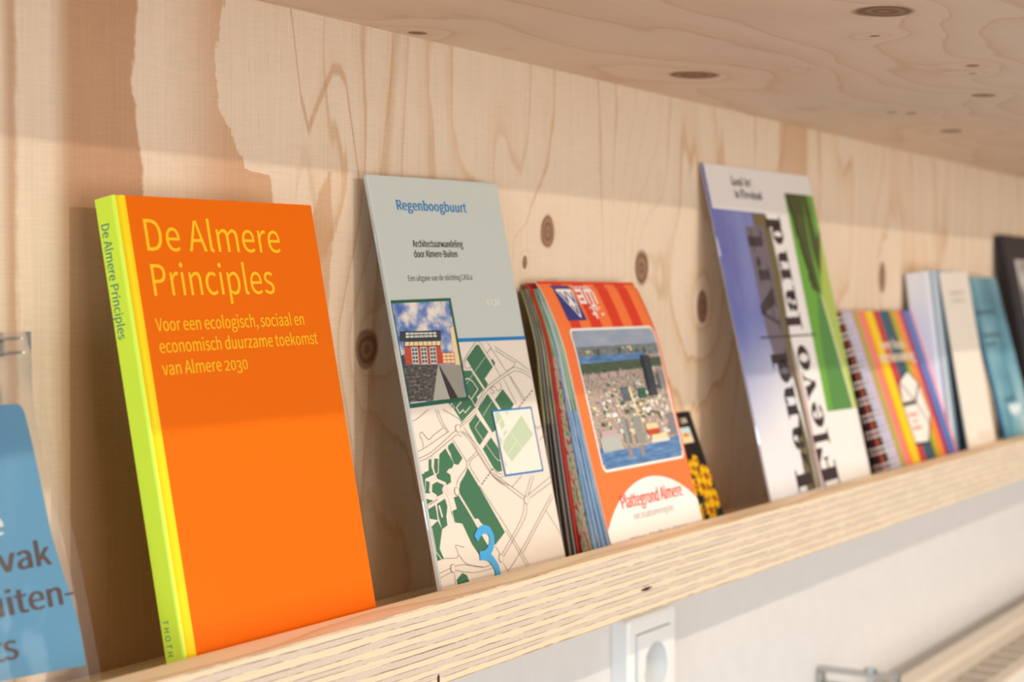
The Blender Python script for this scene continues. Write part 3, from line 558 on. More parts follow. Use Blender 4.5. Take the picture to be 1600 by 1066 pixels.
def wood_flat(name, lst=None, dens=36.0, pale=PALE, tan=TAN, amp=0.5):
    m, g, b = base_mat(name, 0.6, 0.25)
    x, y, z = g.coords()
    n1 = g.noise((x * 2.0, y * 6.0, 3.0), 1.0, 2) - 0.5
    n2 = g.noise((x * 6.0, y * 20.0, 5.0), 1.0, 2) - 0.5
    fib = g.noise((x * 20.0, y * 800.0, 0.5), 1.0, 2) - 0.5
    h = y * dens + n1 * 5.5 + n2 * 1.2
    if lst:
        field, eye, rings = knots(g, x, y, lst, n2)
        h = h + field * 3.0
    r = g.math('FRACT', h)
    late = g.smooth(0.30, 0.90, r) * (1.0 - g.smooth(0.92, 1.0, r))
    edge = g.smooth(0.82, 0.91, r) * (1.0 - g.smooth(0.93, 0.99, r))
    col = g.mix(late * amp, pale, tan)
    col = g.mix(edge * amp * 0.7, col, LINE)
    if lst:
        col = g.mix(eye, col, g.mix(g.smooth(-0.5, 0.6, rings), lin(128, 92, 68), lin(160, 120, 90)))
    tone = 1.0 + fib * 0.14
    mul = g.node('ShaderNodeMix', data_type='RGBA', blend_type='MULTIPLY')
    mul.inputs[0].default_value = 1.0
    g.link(col, mul.inputs[6])
    g.link((tone, tone, tone), mul.inputs[7])
    finish(g, b, S(g, mul.outputs[2]))

def ply_edge():
    m, g, b = base_mat('plywood_edge', 0.7, 0.2)
    x, y, z = g.coords()
    zz = z + (g.noise((x * 1.3, 1.0, z * 55.0), 1.0, 2) - 0.5) * 0.0060
    wav = g.noise((x * 9.0, 1.0, z * 160.0), 1.0, 3, 0.6) - 0.5
    slow = g.noise((x * 3.0, 2.0, z * 90.0), 1.0, 2) - 0.5
    f = zz / 0.0422 * 13.0 + wav * 0.7 + slow * 0.8
    r = g.math('FRACT', f)
    par = g.math('FRACT', g.math('FLOOR', f) * 0.5) * 2.0
    grain = g.noise((x * 60.0, 4.0, z * 1500.0), 1.0, 2) - 0.5
    endg = g.noise((x * 500.0, 6.0, z * 900.0), 1.0, 2) - 0.5
    cream = g.mix(grain + 0.5, lin(236, 218, 188), lin(224, 200, 166))
    pink = g.mix(endg * 1.4 + 0.5, lin(222, 202, 184), lin(202, 178, 162))
    col = g.mix(par * 0.85, cream, pink)
    brk = g.smooth(0.40, 0.56, g.noise((x * 26.0, 8.0, z * 90.0), 1.0, 3, 0.7))
    d = g.math('ABSOLUTE', r - 0.5 + (g.noise((x * 90.0, 3.0, z * 10.0), 1.0, 2) - 0.5) * 0.10)
    glue = g.smooth(0.425, 0.472, d) * brk
    fine = g.smooth(0.64, 0.70, g.noise((x * 14.0, 12.0, z * 1000.0), 1.0, 2)) * 0.35
    col = g.mix(fine, col, lin(190, 156, 134))
    col = g.mix(glue * 0.9, col, lin(116, 84, 74))
    # two small voids in the core plies
    for vx, vz, ra, rb in ((.9768, .0146, .009, .0013), (.7348, .0026, .0015, .0034)):
        e = 1.0 - g.smooth(0.6, 1.1, g.math('SQRT', ((x - vx) / ra) ** 2.0 + ((z - vz) / rb) ** 2.0) + endg * 0.9)
        col = g.mix(e, col, lin(70, 45, 38))
    finish(g, b, col, glue * -1.0 + grain * 0.3, 0.3)

wood_back()
wood_flat('pine_top', KNOTS_TOP, 20.0, lin(240, 212, 186), lin(226, 188, 154), 0.34)
wood_flat('pine_ledge', None, 60.0, lin(252, 228, 194), lin(238, 200, 156), 0.5)
ply_edge()

# ------------------------------------------------------------------ paint, metal, plastic, paper
flat('white_wall', (221, 216, 212), 0.85, 0.1, grain=0.015, gscale=60)
flat('white_plastic', (242, 240, 236), 0.30, 0.4)
flat('socket_pit', (232, 232, 230), 0.35, 0.4)
flat('radiator_paint', (236, 222, 204), 0.45, 0.3)
flat('radiator_gap', (62, 54, 52), 0.7, 0.2)
flat('bracket_steel', (190, 190, 186), 0.32, 0.5, metal=1.0)
flat('staple_steel', (200, 200, 205), 0.25, 0.5, metal=1.0)
flat('wire_white', (225, 222, 222), 0.35, 0.5)
flat('page_white', (240, 234, 222), 0.8, 0.1, grain=0.05, gscale=3000)
for n, c in dict(
    orange=(238, 109, 0), title_yellow=(255, 196, 24), spine_lime=(214, 242, 66), hinge_yellow=(250, 216, 4), spine_teal=(62, 132, 120),
    reg_grey=(194, 199, 190), reg_blue=(18, 122, 184), reg_dark=(40, 54, 44), reg_text=(82, 84, 76), reg_white=(250, 246, 236),
    reg_cream=(228, 214, 198), reg_green=(64, 112, 80), reg_frame=(38, 92, 66), reg_pale=(192, 206, 172), reg_boxfill=(236, 224, 208), reg_line=(128, 114, 100),
    reg_dash=(70, 60, 54), reg_three=(74, 166, 220),
    brick=(196, 74, 48), tower=(240, 208, 156), concrete=(176, 170, 158), pave=(150, 146, 132), night=(62, 48, 50), rail=(64, 66, 72), window=(220, 218, 206), pane=(92, 100, 104),
    map_orange=(250, 124, 62), map_red=(226, 60, 34), map_white=(248, 240, 230), map_navy=(52, 58, 128), map_text=(226, 66, 50), map_grey=(150, 140, 140),
    sheet_green=(140, 190, 132), sheet_lime=(176, 206, 120), sheet_blue=(104, 164, 214), sheet_pale=(206, 224, 222), sheet_grey=(112, 110, 108), sheet_olive=(138, 138, 92), sheet_red=(186, 46, 34), sheet_rust=(176, 96, 60), ink=(34, 34, 36),
    sun_black=(30, 24, 24), petal=(250, 198, 12), petal_deep=(232, 144, 10), seed=(150, 82, 14), sun_leaf=(84, 112, 62), sun_sky=(196, 222, 220), sun_cream=(238, 216, 168), sun_letter=(222, 206, 182),
    land_white=(240, 232, 226), land_ink=(58, 44, 44), land_grey=(116, 104, 112), land_artink=(66, 54, 58), land_olive=(112, 100, 66), land_green=(112, 168, 62), land_lime=(178, 196, 92), land_hedge=(74, 84, 44), land_deep=(88, 140, 70), land_path=(222, 220, 168), land_rose=(196, 168, 166),
    st_lav=(196, 190, 212), st_pink=(244, 132, 126), st_orange=(250, 142, 38), st_yellow=(254, 210, 20), st_red=(206, 58, 58), st_teal=(38, 96, 116), st_maroon=(122, 44, 62), st_lime=(150, 186, 44), st_purple=(160, 52, 112), st_blue=(42, 128, 190), st_rose=(236, 110, 140), st_dark=(66, 34, 40), st_rust=(206, 112, 72), st_white=(246, 236, 224), st_ink=(52, 42, 42), st_letter=(246, 226, 196), st_redink=(232, 130, 120),
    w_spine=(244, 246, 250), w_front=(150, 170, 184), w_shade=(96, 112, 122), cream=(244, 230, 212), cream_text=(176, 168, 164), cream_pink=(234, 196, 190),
    teal_ink=(40, 56, 66), teal_spine=(46, 110, 150), teal_white=(226, 236, 236), d_black=(44, 38, 42), d_photo=(206, 196, 190), d_grey=(120, 112, 110),
    bag_blue=(84, 158, 200), bag_ink=(72, 48, 46), bag_white=(244, 240, 232), bag_kraft=(238, 200, 140), 
).items():
    flat(n, c, 0.42, 0.28)
MATS['orange'].node_tree.nodes['Principled BSDF'].inputs['Specular IOR Level'].default_value = 0.12
for n in ('reg_grey', 'reg_cream', 'reg_green', 'reg_frame', 'reg_boxfill'):
    MATS[n].node_tree.nodes['Principled BSDF'].inputs['Roughness'].default_value = 0.6

def mottled(name, stops, vec_scale, detail=4, rough=0.35, thresholds=None, kind='noise'):
    m, g, b = base_mat(name, rough, 0.3)
    x, y, z = g.coords()
    n = g.noise((x * vec_scale[0], y * vec_scale[1], z * vec_scale[2]), 1.0, detail)
    r = g.node('ShaderNodeValToRGB')
    e = r.color_ramp.elements
    while len(e) < len(stops):
        e.new(0.5)
    for el, (p, c) in zip(e, stops):
        el.position = p
        el.color = lin(*c) + (1,)
    g.link(n, r.inputs[0])
    g.link(S(g, r.outputs[0]), b.inputs['Base Color'])

mottled('reg_sky', [(.36, (72, 104, 168)), (.46, (128, 148, 190)), (.54, (206, 198, 196)), (.66, (238, 226, 214))], (70, 1, 90), 5)
mottled('reg_water', [(.3, (52, 50, 50)), (.5, (84, 80, 76)), (.62, (112, 106, 96)), (.75, (150, 140, 124))], (260, 1, 800), 3)
mottled('town_water', [(.3, (70, 104, 150)), (.6, (104, 142, 186)), (.75, (150, 172, 196))], (60, 1, 400), 3)
mottled('town_sky', [(.3, (142, 158, 180)), (.7, (170, 178, 190))], (40, 1, 120), 2)
mottled('town_far', [(.3, (92, 104, 108)), (.55, (124, 132, 132)), (.7, (176, 174, 164))], (200, 1, 900), 4)
mottled('town_wood', [(.3, (58, 74, 60)), (.55, (84, 100, 76)), (.75, (116, 124, 96))], (300, 1, 700), 4)
mottled('town_ground', [(.3, (96, 100, 84)), (.45, (160, 144, 126)), (.58, (204, 180, 164)), (.75, (232, 218, 204))], (420, 1, 900), 4)
mottled('sheet_print', [(.30, (92, 136, 84)), (.42, (188, 204, 140)), (.50, (216, 206, 190)), (.58, (206, 120, 84)), (.68, (60, 108, 82)), (.8, (236, 210, 90))], (400, 400, 160), 4, 0.4)
mottled('sheet_blueprint', [(.30, (96, 154, 208)), (.55, (132, 186, 226)), (.72, (180, 214, 236))], (100, 300, 60), 2, 0.3)
mottled('sheet_greenprint', [(.30, (122, 176, 118)), (.5, (160, 206, 150)), (.62, (190, 214, 150)), (.75, (214, 216, 90))], (200, 300, 70), 3, 0.3)
mottled('sheet_oliveprint', [(.30, (98, 96, 70)), (.5, (140, 136, 96)), (.62, (166, 150, 120)), (.75, (120, 130, 70))], (200, 300, 70), 3, 0.3)
mottled('land_sky', [(.30, (86, 92, 158)), (.55, (112, 120, 182)), (.72, (150, 160, 206))], (14, 1, 7), 4, 0.22)
mottled('d_portrait', [(.36, (70, 62, 60)), (.46, (150, 140, 136)), (.56, (206, 198, 192)), (.7, (232, 226, 220))], (34, 1, 26), 3, 0.3)
mottled('teal_cover', [(.30, (62, 120, 138)), (.5, (110, 166, 184)), (.62, (146, 190, 200)), (.74, (196, 212, 210))], (18, 1, 9), 3, 0.25)

def land_cover():
    """the magazine's printed sky fades from blue at the top to white at the foot"""
    m, g, b = base_mat('land_fade', 0.22, 0.4)
    x, y, z = g.coords()
    n = g.noise((x * 14.0, 1.0, z * 7.0), 1.0, 4) - 0.5
    k = g.smooth(0.060, 0.175, z + n * 0.03 - (x - 0.04) * 0.35)
    c = g.mix(g.smooth(0.3, 0.7, n + 0.5), lin(92, 98, 164), lin(128, 136, 192))
    g.link(g.mix(k, lin(236, 232, 232), c), b.inputs['Base Color'])
land_cover()

def film():
    m, g, b = base_mat('clear_film', 0.08, 0.5)
    nt = m.node_tree
    tr = g.node('ShaderNodeBsdfTransparent')
    tr.inputs[0].default_value = (0.97, 0.96, 0.94, 1)
    gl = g.node('ShaderNodeBsdfGlossy')
    gl.inputs['Roughness'].default_value = 0.12
    df = g.node('ShaderNodeBsdfDiffuse')
    df.inputs[0].default_value = (0.9, 0.86, 0.82, 1)
    fr = g.node('ShaderNodeFresnel')
    fr.inputs[0].default_value = 1.45
    m1 = g.node('ShaderNodeMixShader'); m2 = g.node('ShaderNodeMixShader')
    m1.inputs[0].default_value = 0.05
    nt.links.new(tr.outputs[0], m1.inputs[1]); nt.links.new(df.outputs[0], m1.inputs[2])
    nt.links.new(fr.outputs[0], m2.inputs[0])
    nt.links.new(m1.outputs[0], m2.inputs[1]); nt.links.new(gl.outputs[0], m2.inputs[2])
    nt.links.new(m2.outputs[0], nt.nodes['Material Output'].inputs[0])
film()

# ------------------------------------------------------------------ the setting
YW = 0.585                                   # face of the plywood back panel
ZF, ZT, ZB, ZC = -0.179, -0.1602, -0.2024, 0.158
YI, YO, YTOP = 0.511, 0.4884, 0.166

mb = MB()
mb.box(-0.9, 4.2, 0.610, 0.73, -1.15, 1.3, 'white_wall')
o = make('wall_back', mb)
o['kind'] = 'structure'

shelf = thing('wall_shelf', 'pale plywood wall shelf with knotty back panel, upper board and lipped ledge holding books', 'shelf', loc=(1.6, 0.585, ZB))
off = (-1.6, -0.585, -ZB)
mb = MB()
mb.box(-0.8, 4.0, YW, 0.6095, ZB, 0.176, 'pine_back')
make('back_panel', mb, shelf, loc=off)
mb = MB()
mb.box(-0.8, 4.0, YTOP, YW, ZC, 0.176, 'pine_top')
make('upper_board', mb, shelf, 'plywood upper board with dark oval knots underneath', loc=off)
mb = MB()
prof = [(YO, 0.0), (YW, 0.0), (YW, ZF - ZB), (YI, ZF - ZB), (YI, ZT - ZB), (YO, ZT - ZB)]
mb.extrude_x(prof, -0.8, 4.0, 'pine_ledge', fm=lambda k: 'plywood_edge' if k == 5 else 'pine_ledge')
led = make('ledge', mb, shelf, 'thick plywood ledge with raised front lip and striped layered edge', loc=(-1.6, -0.585, 0))
bevel(led, 0.0007, 2)

# ------------------------------------------------------------------ the orange hardback
W, Hh, TH = 0.1480, 0.2303, 0.0130
bk = thing('hardback_book', 'orange hardback with lime green spine and yellow title lettering', 'book', lean_frame(0.5760, 0.517, 10.72, 0.78))
t0 = TH * math.tan(math.radians(10.72)) + 0.0006
mb = MB()
pr = [(0.0015, TH - 0.0004), (0.0, TH - 0.0014), (0.0, 0.0012), (0.0004, 0.0004), (0.0014, 0.0), (0.0020, 0.0001), (0.0032, 0.0009), (0.0045, 0.0009), (0.0058, 0.0001),
      (0.0078, 0.0), (W - 0.0004, 0.0), (W, 0.0004), (W, 0.0022), (W - 0.0004, 0.0026), (0.0045, 0.0026), (0.0030, 0.0032), (0.0030, TH - 0.0032),
      (0.0045, TH - 0.0026), (W - 0.0004, TH - 0.0026), (W, TH - 0.0022), (W, TH - 0.0004), (W - 0.0004, TH)]
fm = lambda k: 'spine_lime' if k in (0, 1, 2, 3, 21) else ('hinge_yellow' if 4 <= k <= 8 else 'orange')
mb.extrude_z(pr, t0, Hh, 'orange', fm)
mb.text('De Almere', 0.0150, 0.1172, 0.2042, 0.0152, 'title_yellow', track=4)
mb.text('Principles', 0.0152, 0.1068, 0.1828, 0.0150, 'title_yellow', track=4)
mb.text('Voor een ecologisch, sociaal en', 0.0148, 0.1262, 0.1660, 0.0062, 'title_yellow', bold=0.02)
mb.text('economisch duurzame toekomst', 0.0146, 0.1345, 0.1557, 0.0062, 'title_yellow', bold=0.02)
mb.text('van Almere 2030', 0.0145, 0.0757, 0.1453, 0.0062, 'title_yellow', bold=0.02, oldstyle=True)
# lettering on the spine, read downwards with its head towards the front
mb.plane = lambda s, t, k: (-k * STEP, 0.0100 - t, 0.2185 - s)
mb.text('De Almere Principles', 0.0, 0.0545, 0.0, 0.0050, 'spine_teal', bold=0.03)
mb.plane = lambda s, t, k: (-k * STEP, 0.0098 - t, 0.0345 - s)
mb.text('THOTH', 0.0, 0.0180, 0.0, 0.0032, 'spine_teal', track=260, bold=0.02)
make('cover', mb, bk)
mb = MB()
mb.box(0.0032, W - 0.004, 0.0027, TH - 0.0027, t0 + 0.003, Hh - 0.003, 'page_white')
make('page_block', mb, bk, 'white page block')

# ------------------------------------------------------------------ stapled booklet with the map
W, Hh, TH = 0.1433, 0.2547, 0.0034
bk = thing('stapled_booklet', 'tall grey and cream stapled booklet with green street map and a blue 3', 'booklet', lean_frame(0.7986, 0.526, 11.36, 1.28))
t0 = 0.0012
mb = MB()
pr = [(0.0010, TH), (0.0, TH - 0.0010), (0.0, 0.0010), (0.0003, 0.0004), (0.0012, 0.0), (W, 0.0), (W, 0.0006), (0.0020, 0.0006), (0.0012, 0.0012), (0.0012, TH - 0.0012), (0.0020, TH - 0.0006), (W, TH - 0.0006), (W, TH)]
TB = 0.1530                                  # lower edge of the grey field
mb.extrude_z(pr, t0, Hh, 'reg_grey')
mb.poly([(0.0012, t0), (W, t0), (W, TB), (0.0012, TB + 0.0016)], 'reg_cream', 1)
mb.plane = lambda s, t, k: (-k * STEP, s, t)
mb.poly([(0.0010, t0), (0.0010, TB), (TH - 0.001, TB), (TH - 0.001, t0)], 'reg_cream', 1)
mb.plane = MB.plane
mb.text('Regenboogbuurt', 0.0240, 0.1010, 0.2345, 0.0060, 'reg_blue', 2, bold=0.07, track=30)
mb.text('Architectuurwandeling', 0.0340, 0.0890, 0.2122, 0.0042, 'reg_dark', 2, bold=0.03)
mb.text('door Almere-Buiten', 0.0332, 0.0812, 0.2060, 0.0042, 'reg_dark', 2, bold=0.03)
mb.text('Een uitgave van de stichting CASLa', 0.0226, 0.0932, 0.1918, 0.0034, 'reg_text', 2)
mb.text('f 7,50', 0.1050, 0.1203, 0.1753, 0.0035, 'reg_white', 2, bold=0.06, track=40)
mb.poly([(0.0610, 0.1537), (W, 0.1518), (W, 0.1540), (0.0610, 0.1560)], 'reg_blue', 3)
U = 1e-4
cv = lambda pts: [(max(0.0013, a * U), max(t0, b * U)) for a, b in pts]
for p in M_GREEN:
    mb.poly(cv(p), 'reg_green', 2)
for i, (w, p) in enumerate(M_ROADS):
    mb.line(cv(p), w * U, 'reg_cream', 3 + 0.25 * (i % 4))
for i, p in enumerate(M_LINES):
    mb.line(spline(cv(p), 3), 0.00030, 'reg_line', 4.2 + 0.2 * (i % 4))
for cx, cy, wa, hb in M_CIRC:
    mb.ellipse(cx * U, cy * U, 0.0026, 0.0026, 'reg_line', 5, 16)
    mb.ellipse(cx * U, cy * U, 0.0023, 0.0023, 'reg_cream', 6, 16)
for (a, b) in M_DASH:
    for k in range(6):
        f0, f1 = k / 6 + 0.02, k / 6 + 0.12
        q = lambda f: ((a[0] + (b[0] - a[0]) * f) * U, (a[1] + (b[1] - a[1]) * f) * U)
        mb.line([q(f0), q(f1)], 0.0006, 'reg_dash', 5)
bx = cv(M_BOX)
mb.poly(bx[::-1], 'reg_boxfill', 6)
for p in M_PALE:
    mb.poly(cv(p), 'reg_pale', 7)
for p in M_PROADS:
    mb.line(cv(p), 0.0005, 'reg_boxfill', 8)
mb.line(bx + bx[:1], 0.0011, 'reg_blue', 9)
mb.line(spline(cv(M_THREE[0])), 0.0050, 'reg_three', 9)
mb.line(spline(cv(M_THREE[1])), 0.0053, 'reg_three', 10)
# printed photograph of the red house by the water
mb.rect(0.0012, 0.1180, 0.0638, 0.1808, 'reg_frame', 6)
mb.rect(0.0014, 0.1205, 0.0612, 0.1790, 'reg_sky', 7)
P = {k: cv(v) for k, v in M_PHOTO.items()}
for k, m, la in (('left', 'rail', 8), ('tower', 'tower', 8), ('small', 'tower', 8), ('red', 'brick', 9), ('top', 'tower', 10), ('rail', 'rail', 11), ('rin', 'window', 12), ('water', 'reg_water', 9), ('pave', 'pave', 9), ('path', 'concrete', 10), ('dark', 'night', 11)):
    mb.poly(P[k], m, la)
def grid(pts, nx, ny, w, m, la):
    a, b, c, d = (Vector(p) for p in pts)
    for i in range(nx + 1):
        f = i / nx
        mb.line([tuple(a.lerp(b, f)), tuple(d.lerp(c, f))], w, m, la)
    for j in range(ny + 1):
        f = j / ny
        mb.line([tuple(a.lerp(d, f)), tuple(b.lerp(c, f))], w, m, la)
for k in ('w1', 'w2', 'w3'):
    mb.poly(P[k], 'pane', 10)
    grid(P[k], 2, 4, 0.0006, 'window', 11)
grid(P['rin'], 7, 2, 0.0005, 'rail', 13)
grid(P['rail'], 10, 1, 0.0003, 'rail', 14)
grid(P['top'], 8, 1, 0.0005, 'rail', 11)
grid(P['small'], 3, 3, 0.0004, 'brick', 9)
make('cover', mb, bk)
mb = MB()
mb.box(0.0013, W - 0.0012, 0.0007, TH - 0.0007, t0 + 0.001, Hh - 0.0008, 'page_white')
make('page_block', mb, bk, 'white inner pages')
for ta, tb in ((0.2035, 0.2202), (0.048, 0.0645)):
    mb = MB()
    mb.tube([(0.0012, 0.0016, ta), (-0.0004, 0.0014, ta), (-0.0004, 0.0014, tb), (0.0012, 0.0016, tb)], 0.00032, 'staple_steel', 6)
    make('staple', mb, bk, 'steel staple in the spine')

# ------------------------------------------------------------------ two folded city maps
MH, MW = 0.1997, 0.1425
def bulge(z):
    t = max(0.0, min(1.0, z / MH))
    a = t / 0.74 if t < 0.74 else (1 - t) / 0.26
    a = max(0.0, min(1.0, a))
    if t >= 0.74:
        return -0.0066 * math.sin(a * math.pi / 2)
    return -0.0066 * (a ** 1.25)
def squeeze(z):
    t = max(0.0, min(1.0, z / MH))
    return 1.0 - 0.76 * t ** 1.4
NZ = 28
def sheet(y0, y1, wid, mat_lo, mat_hi, brk, left=0.0, top=MH, zb=0.0):
    """one folded-paper layer, closed at the top and narrowing towards the fold; yb = squeeze"""
    m = MB()
    zs = [zb + (top - zb) * (1 - (1 - k / NZ) ** 1.6) for k in range(NZ + 1)]
    fr, bkk = [], []
    for z in zs:
        q = squeeze(z)
        tip = 1.0 if z < top * 0.90 else math.sqrt(max(0.0, 1 - ((z - top * 0.90) / (top * 0.10)) ** 2))
        mid = (y0 + y1) / 2
        half = (y1 - y0) / 2 * max(0.12, tip)
        fr.append((mid - half) * q + bulge(z))
        bkk.append((mid + half) * q + bulge(z))
    for k in range(NZ):
        lo = mat_lo if (zs[k] + zs[k + 1]) / 2 < brk else mat_hi
        strips = [(0.0, 0.26, 'page_white' if mat_lo != 'sheet_print' else lo), (0.26, 0.80, lo), (0.80, 1.0, 'ink' if abs(zs[k] - brk) < 0.004 else lo)]  # pale front strip paints a highlight along each folded edge
        for x, flip in ((left, False), (left + wid, True)):
            for f0, f1, mm in strips:
                g0 = lambda j, f: fr[j] + (bkk[j] - fr[j]) * f
                p = [(x, g0(k, f1), zs[k]), (x, g0(k, f0), zs[k]), (x, g0(k + 1, f0), zs[k + 1]), (x, g0(k + 1, f1), zs[k + 1])]
                m.face(p[::-1] if flip else p, mm)
        m.face([(left, fr[k], zs[k]), (left + wid, fr[k], zs[k]), (left + wid, fr[k + 1], zs[k + 1]), (left, fr[k + 1], zs[k + 1])], lo)
        m.face([(left + wid, bkk[k], zs[k]), (left, bkk[k], zs[k]), (left, bkk[k + 1], zs[k + 1]), (left + wid, bkk[k + 1], zs[k + 1])], lo)
    m.face([(left, fr[0], zs[0]), (left, bkk[0], zs[0]), (left + wid, bkk[0], zs[0]), (left + wid, fr[0], zs[0])], mat_lo)
    m.face([(left, bkk[-1], top), (left, fr[-1], top), (left + wid, fr[-1], top), (left + wid, bkk[-1], top)], mat_hi)
    return m

def map_cover(full):
    m = MB()
    zb = 0.0005
    m.box(0.0, MW, 0.0, 0.0006, zb, MH, ('map_orange', 'map_white'))
    if full:
        # striped head
        xs = [0.0, 0.019, 0.0325, 0.0475, 0.063, 0.079, 0.0945, 0.110, 0.1255, 0.1405, MW]
        for i in range(10):
            if i % 2 == 1:
                m.rect(xs[i], 0.1600, xs[i + 1], MH, 'map_red', 1)
        m.rect(0.0, 0.1978, MW, MH, 'map_red', 2)
        # blue logo with three interlocked V strokes in a triangle
        m.poly([(0.0160, 0.1965), (0.0405, 0.1965), (0.0440, 0.1698), (0.0178, 0.1698)][::-1], 'map_navy', 3)
        tri = [(0.0190, 0.1935), (0.0395, 0.1935), (0.0412, 0.1918), (0.0380, 0.1722), (0.0362, 0.1718), (0.0184, 0.1922)]
        m.poly(tri[::-1], 'map_white', 4)
        for p in ([(0.0205, 0.1915), (0.0228, 0.1915), (0.0280, 0.1858), (0.0283, 0.1915), (0.0300, 0.1915), (0.0295, 0.1826), (0.0283, 0.1826)],
                  [(0.0302, 0.1915), (0.0322, 0.1915), (0.0368, 0.1850), (0.0374, 0.1915), (0.0392, 0.1915), (0.0382, 0.1820), (0.0370, 0.1820)],
                  [(0.0300, 0.1812), (0.0318, 0.1812), (0.0352, 0.1768), (0.0358, 0.1812), (0.0378, 0.1812), (0.0366, 0.1740), (0.0354, 0.1740)]):
            m.poly(p[::-1], 'map_navy', 5)
        # white pixel lettering beside it
        for i in range(12):
            m.rect(0.0447 + i * 0.0021, 0.1942, 0.0463 + i * 0.0021, 0.1960 if i % 3 else 0.1964, 'map_white', 3)
        px = lambda a, b, c, d: m.rect(0.0452 + a * 0.00245, 0.1822 + b * 0.0023 - 0.0023 * 0, 0.0452 + c * 0.00245, 0.1822 + d * 0.0023, 'map_white', 3)
        for q in ((0, 4, 4, 5), (3, 0, 4, 4), (0, 0, 1, 3), (1, 2, 3, 3), (1, 0, 3, 1), (5, 0, 6, 5), (6, 4, 10, 5), (7.2, 0, 8.2, 4), (9.6, 0, 10.6, 4),
                  (5.6, -3, 6.6, -0.2), (6.6, -1, 8.4, -0.2), (7.6, -2.4, 8.6, -0.2), (4, -1.8, 4.8, -1), (9.4, -1.8, 10.2, -1), (4.4, -3.8, 7.0, -3), (5.8, -5, 6.8, -3), (9.6, -4, 11, -3.2)):
            px(*q)
        # aerial picture of the town by the lake
        m.round_rect(0.0128, 0.0642, 0.1392, 0.1640, 0.0050, 'map_white', 3)
        x0, x1, z0, z1 = 0.0146, 0.1374, 0.0660, 0.1622
        fz = lambda f: z0 + (z1 - z0) * f
        fx = lambda f: x0 + (x1 - x0) * f
        m.round_rect(x0, z0, x1, z1, 0.0038, 'town_ground', 4)
        m.rect(x0, fz(0.87), x1, fz(0.962), 'town_sky', 5)
        m.rect(fx(0.03), fz(0.95), fx(0.97), z1, 'town_sky', 5)
        m.rect(x0, fz(0.80), x1, fz(0.878), 'town_far', 6)
        m.poly([(x0, fz(0.755)), (fx(0.80), fz(0.765)), (fx(0.80), fz(0.815)), (x0, fz(0.81))], 'town_water', 7)
        m.poly([(x0, fz(0.68)), (x1, fz(0.70)), (x1, fz(0.775)), (fx(0.7), fz(0.765)), (x0, fz(0.76))], 'town_wood', 6)
        m.poly([(x0, fz(0.036)), (x1, fz(0.036)), (x1, fz(0.165)), (fx(0.9), fz(0.15)), (fx(0.45), fz(0.115)), (fx(0.12), fz(0.13)), (x0, fz(0.16))], 'town_water', 5)
        m.rect(fx(0.03), z0, fx(0.97), fz(0.05), 'town_water', 6)
        rnd = random.Random(5)
        cols = ('concrete', 'window', 'window', 'town_ground', 'st_white', 'land_rose', 'land_rose', 'sun_cream', 'town_wood', 'town_wood', 'town_wood', 'map_grey')
        for i in range(330):
            f = rnd.random() ** 0.8
            zz = 0.17 + 0.53 * f
            s = 0.5 + (1 - f) * 1.1
            w, h = rnd.uniform(0.016, 0.050) * s, rnd.uniform(0.010, 0.026) * s
            xx = rnd.uniform(0.01, 0.98 - w)
            m.rect(fx(xx), fz(zz), fx(xx + w), fz(zz + h), rnd.choice(cols), 7 + i % 5)
        for i in range(26):
            xx = rnd.uniform(0.02, 0.92)
            m.rect(fx(xx), fz(0.80 + rnd.random() * 0.06), fx(xx + rnd.uniform(0.01, 0.06)), fz(0.815 + rnd.random() * 0.05), rnd.choice(('sun_cream', 'pave', 'town_wood')), 8)
        def tower(a, b, c, d, mm, rows=0):
            m.rect(fx(a), fz(b), fx(c), fz(d), mm, 13)
            for r in range(rows):
                zz = b + (d - b) * (r + 0.5) / rows
                m.line([(fx(a + 0.006), fz(zz)), (fx(c - 0.006), fz(zz))], 0.0005, 'pane', 14)
        tower(0.73, 0.48, 0.85, 0.79, 'rail'); tower(0.735, 0.48, 0.765, 0.785, 'pane')
        tower(0.91, 0.52, 0.985, 0.665, 'map_grey'); tower(0.885, 0.52, 0.915, 0.64, 'pane')
        tower(0.60, 0.47, 0.70, 0.545, 'reg_frame', 2); tower(0.40, 0.52, 0.49, 0.565, 'w_shade'); tower(0.40, 0.46, 0.49, 0.52, 'pane')
        tower(0.315, 0.155, 0.365, 0.34, 'concrete', 12); tower(0.45, 0.145, 0.56, 0.345, 'concrete', 14); tower(0.365, 0.15, 0.385, 0.33, 'pane')
        tower(0.60, 0.19, 0.76, 0.235, 'brick'); tower(0.60, 0.235, 0.75, 0.275, 'tower'); tower(0.90, 0.17, 0.99, 0.33, 'map_grey', 8)
        tower(0.62, 0.13, 0.86, 0.155, 'window'); tower(0.64, 0.155, 0.84, 0.195, 'sun_cream'); tower(0.03, 0.12, 0.26, 0.225, 'window', 7); tower(0.05, 0.225, 0.24, 0.27, 'land_rose')
        for i, xx in enumerate((0.06, 0.19, 0.30, 0.41)):
            tower(xx, 0.645, xx + 0.085, 0.675, 'land_rose')
        m.line([(fx(0.55), fz(0.30)), (fx(0.50), fz(0.56))], 0.0030, 'sun_cream', 12)
        for i, xx in enumerate((0.32, 0.47)):
            m.rect(fx(xx), fz(0.05), fx(xx + 0.05), fz(0.13), 'map_grey', 7)
        # white arch at the foot with the title
        cx, cy, rr = 0.0760, -0.0560, 0.1120
        arc = []
        for i in range(25):
            s = MW * (1 - i / 24)
            arc.append((s, cy + math.sqrt(max(0, rr * rr - (s - cx) ** 2))))
        m.poly([(0.0, zb), (MW, zb)] + arc, 'map_white', 3)
        m.line(arc, 0.0006, 'map_grey', 2)
